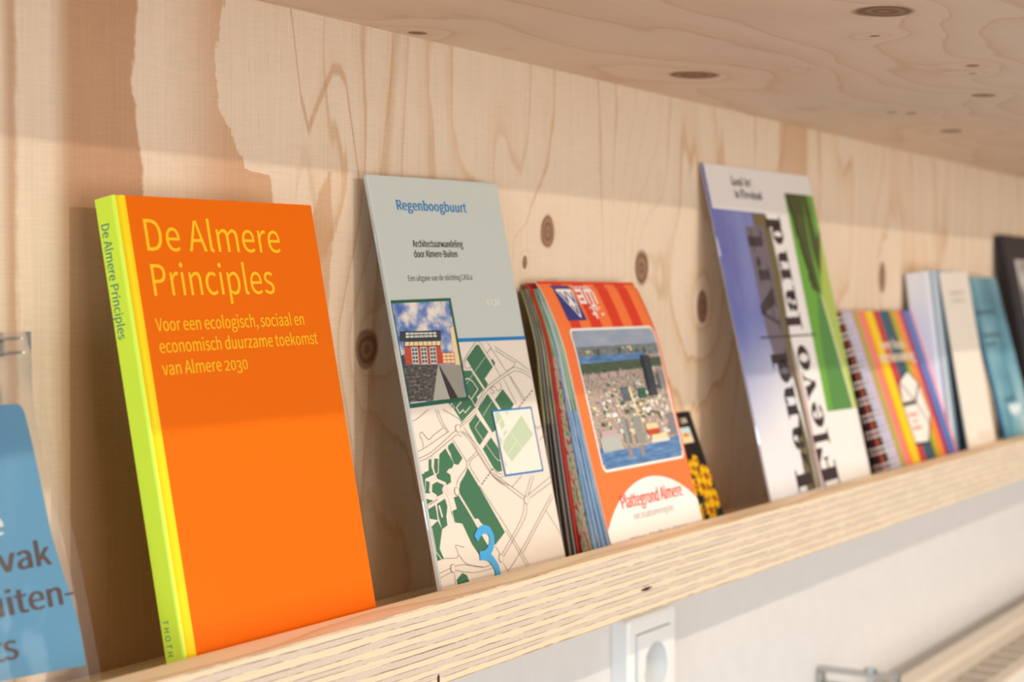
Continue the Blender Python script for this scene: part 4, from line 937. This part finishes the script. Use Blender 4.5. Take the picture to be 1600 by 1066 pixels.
        m.text('Plattegrond Almere', 0.0262, 0.1212, 0.0382, 0.0090, 'map_text', 4, bold=0.08)
        m.text('met straatnamenregister', 0.0395, 0.1020, 0.0293, 0.0047, 'map_grey', 4)
        m.text('VVV Almere', 0.0270, 0.0500, 0.0150, 0.0036, 'map_grey', 4)
        m.text('Stadhuis, Almere', 0.0560, 0.1180, 0.0150, 0.0036, 'map_grey', 4)
    return m

def build_map(full, frame, layers, label):
    mp = thing('folded_map', label, 'map', frame, group='folded city maps')
    o = make('cover', map_cover(full), mp)
    if not full:
        for i in range(len(o.data.materials)):
            o.data.materials[i] = MATS['sheet_red']
    bent(o, lambda z, x: bulge(z) + (0.0 if z < MH - 0.004 else 0.0010), [MH * k / 26 for k in range(1, 26)] + [MH * f for f in (.972, .98, .987, .993, .997)])
    y = 0.0013
    for k, (th, lo, hi, brk, dx) in enumerate(layers):
        m = sheet(y, y + th, MW - 0.0012 - dx, lo, hi, brk, dx, MH - 0.0046, 0.0009 + (y + th) * 0.34)
        so = smooth_shade(make('folded_sheet', m, mp), 50)
        y += th + 0.0007
    return mp

build_map(True, lean_frame(0.9838, 0.513, 17.79, 0.10),
          [(0.0028, 'sheet_blueprint', 'sheet_greenprint', 0.112, 0.0), (0.0027, 'sheet_blueprint', 'sheet_greenprint', 0.110, 0.0002),
           (0.0027, 'sheet_blueprint', 'sheet_pale', 0.107, 0.0), (0.0026, 'sheet_blueprint', 'sheet_blueprint', 0.12, 0.0004), (0.0080, 'sheet_print', 'sheet_greenprint', 0.150, 0.0)],
          'folded city map with orange striped cover and aerial town picture')
build_map(False, lean_frame(0.9795, 0.513 + 0.0252, 12.3, 0.10) @ Matrix.Diagonal((1, 1, 0.968, 1)),
          [(0.0022, 'sheet_grey', 'sheet_oliveprint', 0.106, -0.0010), (0.0022, 'sheet_grey', 'sheet_oliveprint', 0.104, -0.0028), (0.0022, 'ink', 'sheet_grey', 0.10, -0.0046), (0.0024, 'sheet_grey', 'sheet_olive', 0.10, -0.0064)],
          'second folded map with red cover and grey sheets tucked behind the orange map')

# ------------------------------------------------------------------ sunflower leaflet
W, Hh = 0.1000, 0.0940
bk = thing('leaflet', 'small black leaflet with yellow sunflowers peeking out right of the orange map', 'leaflet', lean_frame(1.1370, 0.5475, 20.5, 0.0))
t0 = 0.0008
mb = MB()
mb.box(0.0, W, 0.0, 0.0010, t0, Hh, ('sun_black', 'page_white'))
X = W - 0.0233
mb.text('UM', X + 0.0005, X + 0.0128, 0.0842, 0.0048, 'sun_letter', 2, bold=0.1)
mb.rect(X - 0.030, 0.0685, X + 0.0132, 0.0812, 'sun_sky', 1)
mb.rect(X - 0.030, 0.0685, X + 0.0132, 0.0735, 'sun_cream', 2)
mb.poly([(X - 0.004, 0.0745), (X + 0.002, 0.0732), (X + 0.008, 0.0738), (X + 0.0105, 0.0750), (X + 0.004, 0.0768), (X - 0.001, 0.0764)], 'petal_deep', 3)
rnd = random.Random(3)
for cx, cy, r in ((X + 0.0135, 0.0400, 0.0098), (X + 0.0020, 0.0325, 0.0105), (X - 0.0040, 0.0480, 0.0075), (X + 0.0040, 0.0535, 0.0052), (X + 0.0150, 0.0215, 0.0088), (X + 0.002, 0.0130, 0.0090), (X - 0.018, 0.035, 0.0100), (X - 0.020, 0.015, 0.0100)):
    for j in range(13):
        a = 2 * math.pi * j / 13 + rnd.uniform(-0.1, 0.1)
        mb.ellipse(cx + math.cos(a) * r * 0.62, cy + math.sin(a) * r * 0.62, r * 0.44, r * 0.17, 'petal' if j % 3 else 'petal_deep', 4 + j % 3, 8, rot=a)
    mb.ellipse(cx, cy, r * 0.34, r * 0.34, 'seed', 8, 12)
    mb.line([(cx, cy - r * 0.6), (cx + r * 0.4, t0 + 0.001)], 0.0012, 'sun_leaf', 2)
for j in range(16):
    mb.ellipse(X + rnd.uniform(-0.03, 0.020), rnd.uniform(0.004, 0.026), 0.0034, 0.0013, 'sun_leaf', 3, 8, rot=rnd.uniform(0, 3))
make('cover', mb, bk)
mb = MB()
mb.box(0.0004, W - 0.0006, 0.0011, 0.0020, t0 + 0.0006, Hh - 0.0006, 'page_white')
make('page_block', mb, bk, 'white inner pages')

# ------------------------------------------------------------------ tall magazine on land art
def ring(cx, cy, rx, ry, ix, iy, a0=0, a1=360, n=28):
    """outer and inner ellipse arcs: heavy sides, thin top and foot"""
    A = [math.radians(a0 + (a1 - a0) * j / n) for j in range(n + 1)]
    out = [(cx + rx * math.cos(a), cy + ry * math.sin(a)) for a in A]
    inn = [(cx + ix * math.cos(a), cy + iy * math.sin(a)) for a in A]
    return [[out[j], out[j + 1], inn[j + 1], inn[j]] for j in range(n)]
R4 = lambda a, b, c, d: [(a, b), (c, b), (c, d), (a, d)]
XH = 0.68
FAT = {
    'L': [R4(.14, 0, .46, 1), R4(0, .93, .60, 1), R4(0, 0, .95, .07), [(.58, .07), (.88, .07), (1, .42), (.94, .42)], [(.88, 0), (.95, 0), (1, .42), (.90, .30)]],
    'F': [R4(.14, 0, .46, 1), R4(0, .93, 1, 1), R4(0, 0, .62, .07), [(.62, .93), (1, .93), (1, .60), (.94, .60)], R4(.46, .46, .70, .53), [(.64, .50), (.74, .70), (.74, .30)]],
    'A': [[(.36, 1), (.56, 1), (.96, 0), (.60, 0)], [(.38, 1), (.45, .93), (.17, 0), (.11, 0)], R4(.22, .27, .70, .33), R4(0, 0, .30, .06), R4(.50, 0, 1, .06)],
    'l': [R4(.24, 0, .74, 1), R4(0, 0, 1, .06), R4(0, .94, .74, 1)],
    'i': [R4(.24, 0, .74, XH), R4(0, 0, 1, .06), R4(0, XH - .06, .74, XH)] + ring(.48, .86, .28, .13, 0, 0),
    'n': [R4(.10, 0, .38, XH), R4(0, XH - .06, .38, XH), R4(0, 0, .47, .06), R4(.62, 0, .90, .46), R4(.53, 0, 1, .06)] + ring(.60, .44, .30, .25, .04, .19, 0, 150, 14),
    'a': [R4(.50, .06, .78, .48), [(.5, .0), (1, .0), (1, .06), (.5, .10)]] + ring(.42, .48, .36, .21, .10, .16, 0, 165, 14) + ring(.16, .50, .15, .09, 0, 0) + ring(.34, .20, .34, .20, .10, .15),
    'd': [R4(.60, 0, .88, 1), R4(.46, .94, .88, 1), R4(.60, 0, 1, .06)] + ring(.36, .34, .36, .35, .10, .29),
    'r': [R4(.10, 0, .48, XH), R4(0, XH - .06, .48, XH), R4(0, 0, .62, .06)] + ring(.80, .54, .19, .13, 0, 0) + ring(.70, .42, .26, .26, .20, .22, 60, 160, 10),
    't': [R4(.24, .10, .62, .92), R4(0, XH - .06, .92, XH)] + ring(.60, .14, .36, .15, .10, .09, 180, 350, 14),
    'e': [R4(.22, .33, .96, .39)] + ring(.50, .34, .48, .35, .17, .29, 8, 322, 30),
    'v': [[(.06, XH), (.46, XH), (.68, 0), (.48, 0)], [(.80, XH), (.88, XH), (.60, 0), (.52, 0)], R4(0, XH - .06, .54, XH), R4(.66, XH - .06, 1, XH)],
    'o': ring(.5, .34, .48, .35, .17, .29),
    ' ': [],
}
FATW = {'L': .84, 'F': .86, 'A': .95, 'l': .42, 'i': .42, 'n': .78, 'a': .68, 'd': .74, 'r': .58, 't': .50, 'e': .64, 'v': .70, 'o': .66, ' ': .36}
def fat(m, ch, fn, mat, k):
    for p in FAT[ch]:
        q = [fn(*v) for v in p]
        m.poly(q if area2(q) > 0 else q[::-1], mat, k)

W, Hh, TH = 0.2339, 0.2955, 0.0032
bk = thing('magazine', 'tall white magazine with blue sky, green field and heavy black vertical lettering', 'magazine', lean_frame(1.2664, 0.517, 12.47, 0.81))
t0 = 0.0012
mb = MB()
pr = [(0.0010, TH), (0.0, TH - 0.0010), (0.0, 0.0010), (0.0003, 0.0004), (0.0012, 0.0), (W, 0.0), (W, 0.0006), (0.0020, 0.0006), (0.0012, 0.0012), (0.0012, TH - 0.0012), (0.0020, TH - 0.0006), (W, TH - 0.0006), (W, TH)]
mb.extrude_z(pr, t0, Hh, 'land_white', lambda k: 'land_fade' if k in (1, 2, 3) else 'land_white')
mb.poly([(0.0012, t0), (0.108, t0), (0.1085, 0.2563), (0.0012, 0.2578)], 'land_fade', 1)
mb.rect(0.0, 0.2575, 0.0012, Hh, 'land_white', 2)
path = [(.0790, .2558), (.1106, .2558), (.1146, .2450), (.1155, .200), (.1105, .165), (.1085, .140), (.1130, .120), (.1150, .095), (.1150, .063), (.1125, .016), (.1000, .016), (.1017, .052), (.0990, .090), (.0960, .112), (.0930, .140), (.0950, .165), (.0985, .200), (.0990, .235), (.0800, .2450)]
mb.poly(path[::-1], 'land_olive', 2)
mb.poly([(.1060, .016), (.1125, .016), (.1150, .063), (.1150, .095), (.1100, .125), (.1050, .140), (.1060, .10), (.1070, .060)], 'land_rose', 3)
mb.poly([(.0590, .2440), (.1000, .2440), (.0985, .200), (.0930, .140), (.0960, .112), (.0700, .112), (.0600, .150)][::-1], 'land_grey', 3)
mb.poly([(.076, .016), (.098, .016), (.100, .052), (.094, .085), (.078, .060)], 'land_olive', 3)
# green field picture at the right
gx0, gx1 = 0.1648, W - 0.0005
mb.poly([(0.1585, .0778), (gx1, .0762), (gx1, .2768), (gx0, .2768)], 'land_green', 1)
mb.poly([(.172, .0775), (.2255, .0765), (.204, .180), (.196, .188), (.180, .150)], 'land_deep', 2)
mb.poly([(.2235, .0765), (.2290, .0765), (.2060, .182), (.2020, .184)], 'land_path', 3)
mb.poly([(.2290, .0765), (gx1, .0762), (gx1, .2400), (.2080, .190), (.2065, .180)], 'land_lime', 2)
mb.poly([(.172, .2767), (.206, .2767), (.2000, .230), (.2030, .186), (.196, .184), (.186, .196), (.180, .225)], 'land_hedge', 3)
rnd = random.Random(8)
for j in range(40):
    f = j / 39
    mb.ellipse(.171 + f * .018 + rnd.uniform(-.003, .003), .274 - f * .085, .0034, .0030, 'land_hedge', 4, 9)
mb.poly([(.2070, .2767), (gx1, .2767), (gx1, .2420), (.2120, .200), (.2050, .225)], 'land_hedge', 3)
mb.poly([(.2180, .2767), (gx1, .2767), (gx1, .2450), (.2220, .235)], 'land_green', 4)
# lettering that runs up the cover
def up_left(t_a, t_b, tall=0.0345, base=0.0915):
    return lambda x, y: (base - y * tall, t_a + (t_b - t_a) * x)
def up_right(t_a, t_b, tall=0.0375):
    return lambda x, y: ((0.1530 - 0.0125 * min(1.0, max(0.0, (t_a + (t_b - t_a) * x - 0.015) / 0.13))) - y * (tall - 0.004 * (t_a > 0.15)), t_a + (t_b - t_a) * x)
for ch, a, b in (('L', .0165, .0480), ('a', .0510, .0755), ('n', .0780, .1070), ('d', .1085, .1370)):
    fat(mb, ch, up_left(a, b), 'land_ink', 5)
for ch, a, b in (('A', .1530, .1930), ('r', .1950, .2180), ('t', .2210, .2440)):
    fat(mb, ch, up_left(a, b), 'land_artink', 5)
for ch, a, b in (('F', .0145, .0485), ('l', .0505, .0635), ('e', .0655, .0890), ('v', .0905, .1150), ('o', .1160, .1395), ('l', .1530, .1680), ('a', .1690, .1930), ('n', .1955, .2245), ('d', .2290, .2545)):
    fat(mb, ch, up_right(a, b), 'land_ink', 5)
mb.poly([(.0425, .1478), (.1682, .1464), (.1682, .1478), (.0425, .1492)], 'land_ink', 6)
def small(s, x, base, cap):
    for ch in s:
        w = FATW[ch] * cap * 0.92
        fat(mb, ch, lambda a, b: (x + a * w, base + b * cap), 'land_ink', 2)
        x += w * 1.10
small('Land Art', 0.0500, 0.2790, 0.0078)
small('in Flevoland', 0.0520, 0.2682, 0.0078)
make('cover', mb, bk)
mb = MB()
mb.box(0.0013, W - 0.0012, 0.0007, TH - 0.0007, t0 + 0.001, Hh - 0.0008, 'page_white')
make('page_block', mb, bk, 'white inner pages')
for ta, tb in ((0.2180, 0.2330), (0.0630, 0.0780)):
    mb = MB()
    mb.tube([(0.0012, 0.0016, ta), (-0.0005, 0.0013, ta), (-0.0005, 0.0013, tb), (0.0012, 0.0016, tb)], 0.00045, 'staple_steel', 6)
    make('staple', mb, bk, 'steel staple in the spine')

# ------------------------------------------------------------------ spiral notebook
W, Hh = 0.2139, 0.1751
bk = thing('spiral_notebook', 'rainbow striped spiral notebook with white wire binding and a small white house', 'notebook', lean_frame(1.5713, 0.519, 18.91, -0.19))
t0 = 0.0014
mb = MB()
mb.box(0.0, W, 0.0, 0.0008, t0, Hh, ('st_lav', 'page_white'))
st = [(0, 'st_lav'), (26, 'st_rose'), (30, 'st_lime'), (40, 'st_pink'), (57, 'st_orange'), (65, 'st_yellow'), (88, 'st_red'), (107, 'st_teal'), (131, 'st_maroon'), (139, 'st_lime'), (150, 'st_orange'), (171, 'st_purple'), (188, 'st_blue'), (206, 'st_rose'), (213.9, '')]
for (a, m), (b, _) in zip(st[:-1], st[1:]):
    mb.rect(a * 0.001, t0, b * 0.001, Hh, m, 1)
mb.text('een huis', 0.0780, 0.1560, 0.1340, 0.0100, 'st_letter', 2, bold=0.16)
mb.text('vernieuwing', 0.0640, 0.1740, 0.1205, 0.0110, 'st_letter', 2, bold=0.16)
hs = [(.134, .1086), (.157, .095), (.162, .061), (.130, .0345), (.0905, .0355), (.0900, .0760), (.1000, .0985)]
def grow(p, f):
    cx, cy = sum(q[0] for q in p) / len(p), sum(q[1] for q in p) / len(p)
    return [(cx + (x - cx) * f, cy + (y - cy) * f) for x, y in p]
mb.poly(grow(hs, 1.08)[::-1], 'st_ink', 2)
mb.poly(hs[::-1], 'st_white', 3)
mb.line([(.0900, .0755), (.1300, .0765)], 0.0042, 'st_ink', 4)
mb.line([(.1300, .0765), (.157, .095)], 0.0030, 'st_ink', 4)
mb.line([(.1300, .0765), (.1010, .0985)], 0.0022, 'st_ink', 4)
mb.line([(.1300, .0765), (.156, .047)], 0.0022, 'st_ink', 4)
for zz, a, b in ((.0640, .0955, .1240), (.0570, .104, .116), (.0500, .0960, .1240)):
    mb.line([(a, zz), (b, zz)], 0.0028, 'st_redink', 4)
make('front_cover', mb, bk)
mb = MB()
def wedge(y0, y1, x0, x1, m, k0=0.42):
    """a slab of leaves whose foot is spread wider than its head"""
    f = lambda y: y * k0
    i = [(x0, y0, t0 + y0 * .34), (x1, y0, t0 + y0 * .34), (x1, y1, t0 + y1 * .34), (x0, y1, t0 + y1 * .34), (x0, f(y0), Hh), (x1, f(y0), Hh), (x1, f(y1), Hh), (x0, f(y1), Hh)]
    for q in ((0, 1, 5, 4), (1, 2, 6, 5), (2, 3, 7, 6), (3, 0, 4, 7), (4, 5, 6, 7), (3, 2, 1, 0)):
        mb.face([i[v] for v in q], m)
for a, b, m in ((.0011, .0050, 'st_dark'), (.0051, .0085, 'st_rust'), (.0086, .0112, 'st_maroon'), (.0113, .0150, 'st_dark')):
    wedge(a, b, 0.0004, W - 0.001, m)
make('page_block', mb, bk, 'leaves with dark and rust striped edges')
mb = MB()
wedge(.0151, .0162, 0.0, W, 'st_dark')
make('back_cover', mb, bk, 'dark back cover')
for k in range(10):
    tz = 0.021 + k * 0.0162
    mb = MB()
    for d in (-0.0024, 0.0024):
        pts = []
        for j in range(20):
            a = 2 * math.pi * j / 20
            q = squeeze(tz * MH / Hh)
            pts.append((0.002 + 0.0200 * math.cos(a), 0.0048 * q + (0.0105 * q + 0.001) * math.sin(a), tz + d + 0.0012 * math.cos(a)))
        mb.tube(pts, 0.0009, 'wire_white', 8, closed=True)
    smooth_shade(make('wire_loop', mb, bk, 'white double wire loop'), 60)

# ------------------------------------------------------------------ books at the far end
def plain_book(name, label, cat, fr, W, Hh, TH, m_front, m_spine, lean, deco=None, rnd_=0.003, xtra=0.0):
    b = thing(name, label, cat, fr)
    t0 = TH * math.tan(math.radians(lean)) + 0.0008 + xtra
    m = MB()
    r = rnd_
    pr = [(0.0010, TH), (0.0, TH - 0.0012)] + [(r - r * math.cos(a), r - r * math.sin(a)) for a in (0, math.pi / 6, math.pi / 3, math.pi / 2)] + [(W, 0.0), (W, 0.0006), (0.0022, 0.0006), (0.0014, 0.0014), (0.0014, TH - 0.0014), (0.0022, TH - 0.0006), (W, TH - 0.0006), (W, TH)]
    m.extrude_z(pr, t0, Hh, m_front, lambda k: m_spine if k <= 4 or k == len(pr) - 1 else m_front)
    if deco:
        deco(m, t0)
    make('cover', m, b)
    m = MB()
    m.box(0.0016, W - 0.0015, 0.0007, TH - 0.0007, t0 + 0.001, Hh - 0.001, 'page_white')
    make('page_block', m, b, 'white page block')
    return b

def shadow_white(m, t0):
    m.rect(0.0200, t0, 0.0400, 0.2085, 'w_shade', 1)  # painted shadow of the cream book's left edge on this cover
plain_book('paperback_book', 'thick white book with a broad blank spine behind the rainbow notebook', 'book', lean_frame(1.7842, 0.527, 7.0, 0.3), 0.130, 0.2095, 0.0300, 'w_front', 'w_spine', 7.0, shadow_white, 0.008)

def deco_cream(m, t0):
    m.text('architectuur', 0.0200, 0.0780, 0.1842, 0.0040, 'cream_text', 1, bold=0.1)
    m.text('in Almere', 0.0225, 0.0780, 0.1755, 0.0040, 'cream_text', 1, bold=0.1)
    m.text('uitgave', 0.0340, 0.0930, 0.0290, 0.0034, 'cream_pink', 1, bold=0.1)
    m.text('stichting', 0.0360, 0.0930, 0.0230, 0.0034, 'cream_pink', 1, bold=0.1)
plain_book('paperback_book', 'plain cream paperback with two small grey text lines beside the teal book', 'book', lean_frame(1.8067, 0.514, 9.76, 1.2), 0.1017, 0.2094, 0.0030, 'cream', 'cream', 9.76, deco_cream, 0.001)

def deco_teal(m, t0):
    m.rect(0.0012, t0, 0.1260, 0.2088, 'teal_cover', 1)
    m.text('duurzaam', 0.0030, 0.0840, 0.1640, 0.0060, 'teal_ink', 2, bold=0.14)
    m.text('toekomst', 0.0080, 0.0830, 0.1360, 0.0060, 'teal_ink', 2, bold=0.14)
    m.text('stad', 0.0110, 0.0520, 0.1255, 0.0060, 'teal_ink', 2, bold=0.14)
    m.text('stad', 0.0300, 0.0780, 0.0580, 0.0060, 'teal_ink', 2, bold=0.2)
    m.rect(0.0690, 0.0600, 0.0715, 0.0700, 'teal_ink', 2)
    m.poly([(.040, .054), (.094, .053), (.086, .043), (.070, .042), (.066, .034), (.058, .043), (.046, .042)][::-1], 'teal_white', 2)
plain_book('paperback_book', 'teal blue paperback with dark text and a white emblem near its foot', 'book', lean_frame(1.9659, 0.516, 14.39, 0.63), 0.1263, 0.2090, 0.0048, 'teal_cover', 'teal_spine', 14.39, deco_teal, 0.001)

def deco_black(m, t0):
    m.poly([(.040, .030), (.250, .030), (.250, .232), (.040, .232)], 'd_photo', 1)
    m.rect(.042, .032, .248, .230, 'd_portrait', 2)
plain_book('hardback_book', 'large black book with a pale grey picture at the right end of the ledge', 'book', lean_frame(2.1379, 0.522, 11.5, 0.0), 0.270, 0.2631, 0.0075, 'd_black', 'd_black', 11.5, deco_black, 0.001)

# ------------------------------------------------------------------ clear bag with a blue card
bg_ = thing('zip_bag', 'clear plastic zip bag holding a blue paper card at the left end', 'bag', lean_frame(0.50, 0.517, 13.0))
BL, BT = -0.130, 0.170
def right_edge(t):
    pts = [(0.0, .0245), (.034, .0243), (.0615, .0236), (.081, .0225), (.106, .0200), (.134, .0187), (.146, .0200), (.170, .0247)]
    for (a, va), (b, vb) in zip(pts[:-1], pts[1:]):
        if t <= b:
            return va + (vb - va) * (t - a) / (b - a)
    return pts[-1][1]
def puff(f, g):
    return (math.sin(math.pi * min(1, max(0, f))) ** 0.6) * (1 - g ** 3) * (0.35 + 0.65 * math.sin(math.pi * min(1.0, g + 0.18)))
mb = MB()
NX, NY = 22, 30
tb = 0.0045
for sgn in (0, 1):
    base = len(mb.v)
    for j in range(NY + 1):
        g = j / NY
        t = tb + (BT - tb) * g
        for i in range(NX + 1):
            f = i / NX
            s = BL + (right_edge(t) - BL) * f
            p = puff(f, g)
            wr = 0.0017 * math.sin(s * 260 + t * 90) * math.sin(t * 140) * min(1, 4 * f * (1 - f))
            y = -0.0004 - 0.0055 * p + wr * p if sgn == 0 else 0.0066 + 0.0070 * p + wr
            mb.v.append((s, y, t))
    for j in range(NY):
        for i in range(NX):
            a = base + j * (NX + 1) + i
            q = (a, a + 1, a + NX + 2, a + NX + 1)
            mb.f.append(q if sgn == 0 else q[::-1])
            mb.mi.append(mb.mat('clear_film'))
smooth_shade(make('film', mb, bg_, 'clear plastic film with a crinkled sheen'), 80)
mb = MB()
for zz in (0.1605, 0.1668):
    pts = [(s * 0.001, 0.0048, zz) for s in range(-126, 22, 6)]
    mb.tube(pts, 0.0007, 'clear_film', 6)
make('zip_seal', mb, bg_, 'clear ribbed zip seal')
card = thing('paper_card', 'blue paper card with dark lettering inside the clear zip bag', 'card', lean_frame(0.50, 0.517, 13.0))
mb = MB()
prof = [(-.0292 - .05, .0285), (-.0292, .0262), (-.0021, .0252), (.0205, .0240), (.0208, .0399), (.0190, .0552), (.0170, .0651), (.0143, .0820), (.0137, .0986), (.0125, .1180), (.0113, .1307), (.0108, .1348), (.0098, .1372), (.0080, .1383), (-.0052, .1388), (-.120, .1395), (-.120, .0290)]
mb.poly(prof, 'bag_blue', 0)
m_b = [(x, z) for x, z in prof]
i0 = len(mb.v)
n = len(m_b)
mb.v += [(x, 0.0, z) for x, z in m_b] + [(x, 0.0009, z) for x, z in m_b]
for k in range(n):
    j = (k + 1) % n
    mb.f.append((i0 + k, i0 + j, i0 + n + j, i0 + n + k)[::-1]); mb.mi.append(mb.mat('bag_kraft'))
mb.face([(x, 0.0009, z) for x, z in reversed(m_b)], 'bag_blue')
mb.text('nvak', -.0260, .0118, .0688, .0102, 'bag_ink', 1, bold=0.10)
mb.text('buiten-', -.0370, .0212, .0512, .0102, 'bag_ink', 1, bold=0.10)
mb.text('ts', -.0275, -.0140, .0336, .0102, 'bag_ink', 1, bold=0.10)
mb.text('n', -.0235, -.0115, .0995, .0102, 'bag_white', 1, bold=0.16)
mb.text('e', -.0205, -.0093, .0842, .0102, 'bag_white', 1, bold=0.16)
co = make('sheet', mb, card)
def card_bend(z, x):
    return 0.0034 + 0.0024 * math.sin((z - 0.03) * 24) * (0.4 - x * 6) + 0.0016 * math.exp(-((x - z * 0.25 + 0.035) / 0.008) ** 2) * (0.3 + z * 6)
bm = bmesh.new(); bm.from_mesh(co.data)
for x in [-.115 + .004 * k for k in range(33)]:
    bmesh.ops.bisect_plane(bm, geom=bm.verts[:] + bm.edges[:] + bm.faces[:], plane_co=(x, 0, 0), plane_no=(1, 0, 0))
bm.to_mesh(co.data); bm.free()
bent(co, card_bend, [0.026 + 0.006 * k for k in range(19)])

# ------------------------------------------------------------------ socket below the ledge
SX0, SX1, SY0, SY1 = 1.1595, 1.2445, 0.5950, 0.6100
ZTOP = -0.2500
sk = thing('wall_socket', 'white wall socket with a round recess half hidden under the ledge', 'socket', loc=(SX0, SY1, ZTOP - 0.156))
def P3(x, y, z):
    return (x - SX0, y - SY1, z - (ZTOP - 0.156))
mb = MB()
d = -0.015
def rr(x0, z0, x1, z1, r, n=5):
    out = []
    for cx, cz, a0 in ((x1 - r, z1 - r, 0), (x0 + r, z1 - r, 90), (x0 + r, z0 + r, 180), (x1 - r, z0 + r, 270)):
        for j in range(n + 1):
            a = math.radians(a0 + 90 * j / n)
            out.append((cx + r * math.cos(a), cz + r * math.sin(a)))
    return out
WD = SX1 - SX0
outer = rr(0, 0, WD, 0.156, 0.004)
inner = rr(0.0025, 0.0025, WD - 0.0025, 0.1535, 0.003)
n = len(outer)
for k in range(n):
    j = (k + 1) % n
    a, b = outer[k], outer[j]
    mb.face([(a[0], 0, a[1]), (b[0], 0, b[1]), (b[0], d + 0.0015, b[1]), (a[0], d + 0.0015, a[1])], 'white_plastic')
    c, e = inner[k], inner[j]
    mb.face([(a[0], d + 0.0015, a[1]), (b[0], d + 0.0015, b[1]), (e[0], d, e[1]), (c[0], d, c[1])], 'white_plastic')
mb.plane = lambda s, t, k: (s, d, t)
holes = [rr(0.0115, 0.0825, WD - 0.0115, 0.1440, 0.002), rr(0.0115, 0.0120, WD - 0.0115, 0.0735, 0.002)]
mb.poly(inner, 'white_plastic', 0, holes)
for h in holes:
    for k in range(len(h)):
        a, b = h[k], h[(k + 1) % len(h)]
        mb.face([(a[0], d, a[1]), (a[0], d + 0.004, a[1]), (b[0], d + 0.004, b[1]), (b[0], d, b[1])], 'white_plastic')
smooth_shade(make('frame', mb, sk), 40)
for zc in (0.11325, 0.04275):
    mb = MB()
    cx, r1, dep = WD / 2, 0.0205, 0.0172
    y0 = -0.0175
    sq = rr(0.0125, zc - 0.030, WD - 0.0125, zc + 0.030, 0.002)
    circ = lambda r: [(cx + r * math.cos(2 * math.pi * k / 40), zc + r * math.sin(2 * math.pi * k / 40)) for k in range(40)]
    mb.plane = lambda s, t, k: (s, y0, t)
    mb.poly(sq, 'white_plastic', 0, [circ(r1)])
    for k in range(len(sq)):
        a, b = sq[k], sq[(k + 1) % len(sq)]
        mb.face([(a[0], -0.011, a[1]), (b[0], -0.011, b[1]), (b[0], y0, b[1]), (a[0], y0, a[1])], 'white_plastic')
    A, Bq = circ(r1), circ(r1 - 0.0025)
    for k in range(40):
        j = (k + 1) % 40
        mb.face([(A[k][0], y0, A[k][1]), (Bq[k][0], y0 + dep, Bq[k][1]), (Bq[j][0], y0 + dep, Bq[j][1]), (A[j][0], y0, A[j][1])], 'socket_pit')
    mb.plane = lambda s, t, k: (s, y0 + dep, t)
    mb.poly(Bq, 'socket_pit', 0)
    for hx in (-0.0095, 0.0095):
        mb.ellipse(cx + hx, zc, 0.0027, 0.0027, 'radiator_gap', 0, 14)
        mb.v[-14:] = [(x, y - 0.0002, z) for x, y, z in mb.v[-14:]]
    smooth_shade(make('outlet', mb, sk, 'square outlet with deep round recess'), 40)

# ------------------------------------------------------------------ radiator and its bracket
RX0, RX1 = 1.70, 3.60
RZ = -0.409
rd = thing('radiator', 'cream panel radiator with slotted top grille in the lower right corner', 'radiator', loc=(RX0, 0.54, RZ - 0.5))
q = lambda y: y - 0.54
zt = 0.5
mb = MB()
mb.box(0, RX1 - RX0, q(0.556), q(0.586), 0, zt, 'radiator_paint')
bevel(make('rear_panel', mb, rd), 0.006, 3)
mb = MB()
mb.box(0, RX1 - RX0, q(0.478), q(0.500), 0, zt, 'radiator_paint')
bevel(make('front_panel', mb, rd), 0.006, 3)
mb = MB()
mb.box(0.004, RX1 - RX0 - 0.004, q(0.500), q(0.556), zt - 0.060, zt - 0.040, 'radiator_gap')  # dark box colours in the shade down between the panels
mb.box(0.002, RX1 - RX0 - 0.002, q(0.543), q(0.556), zt - 0.040, zt - 0.006, 'radiator_paint')
k = 0.0
while k < RX1 - RX0 - 0.02:
    mb.box(k + 0.004, k + 0.014, q(0.500), q(0.545), zt - 0.022, zt - 0.014, 'radiator_paint')
    k += 0.044
make('grille', mb, rd, 'slotted top grille with dark gaps')
mb = MB()
br = thing('metal_bracket', 'small steel wall bracket with a bolt below the ledge near the radiator', 'bracket', loc=(1.604, 0.610, -0.4300))
yb = lambda y: y - 0.610
mb.box(-0.006, 0.006, yb(0.527), 0.0, 0.0570, 0.0615, 'bracket_steel')
mb.box(-0.006, 0.006, yb(0.527), yb(0.532), -0.030, 0.0570, 'bracket_steel')
mb.box(-0.007, 0.007, yb(0.6045), 0.0, -0.060, 0.0570, 'bracket_steel')
mb.box(-0.005, 0.005, yb(0.532), yb(0.6045), 0.0445, 0.0470, 'bracket_steel')
bevel(make('bar', mb, br), 0.001, 2)
mb = MB()
mb.tube([(0, yb(0.556), 0.0610), (0, yb(0.556), 0.0650)], 0.0062, 'bracket_steel', 6)
mb.tube([(0, yb(0.556), 0.0380), (0, yb(0.556), 0.0610)], 0.0030, 'bracket_steel', 10)
make('bolt', mb, br, 'hexagonal bolt head')
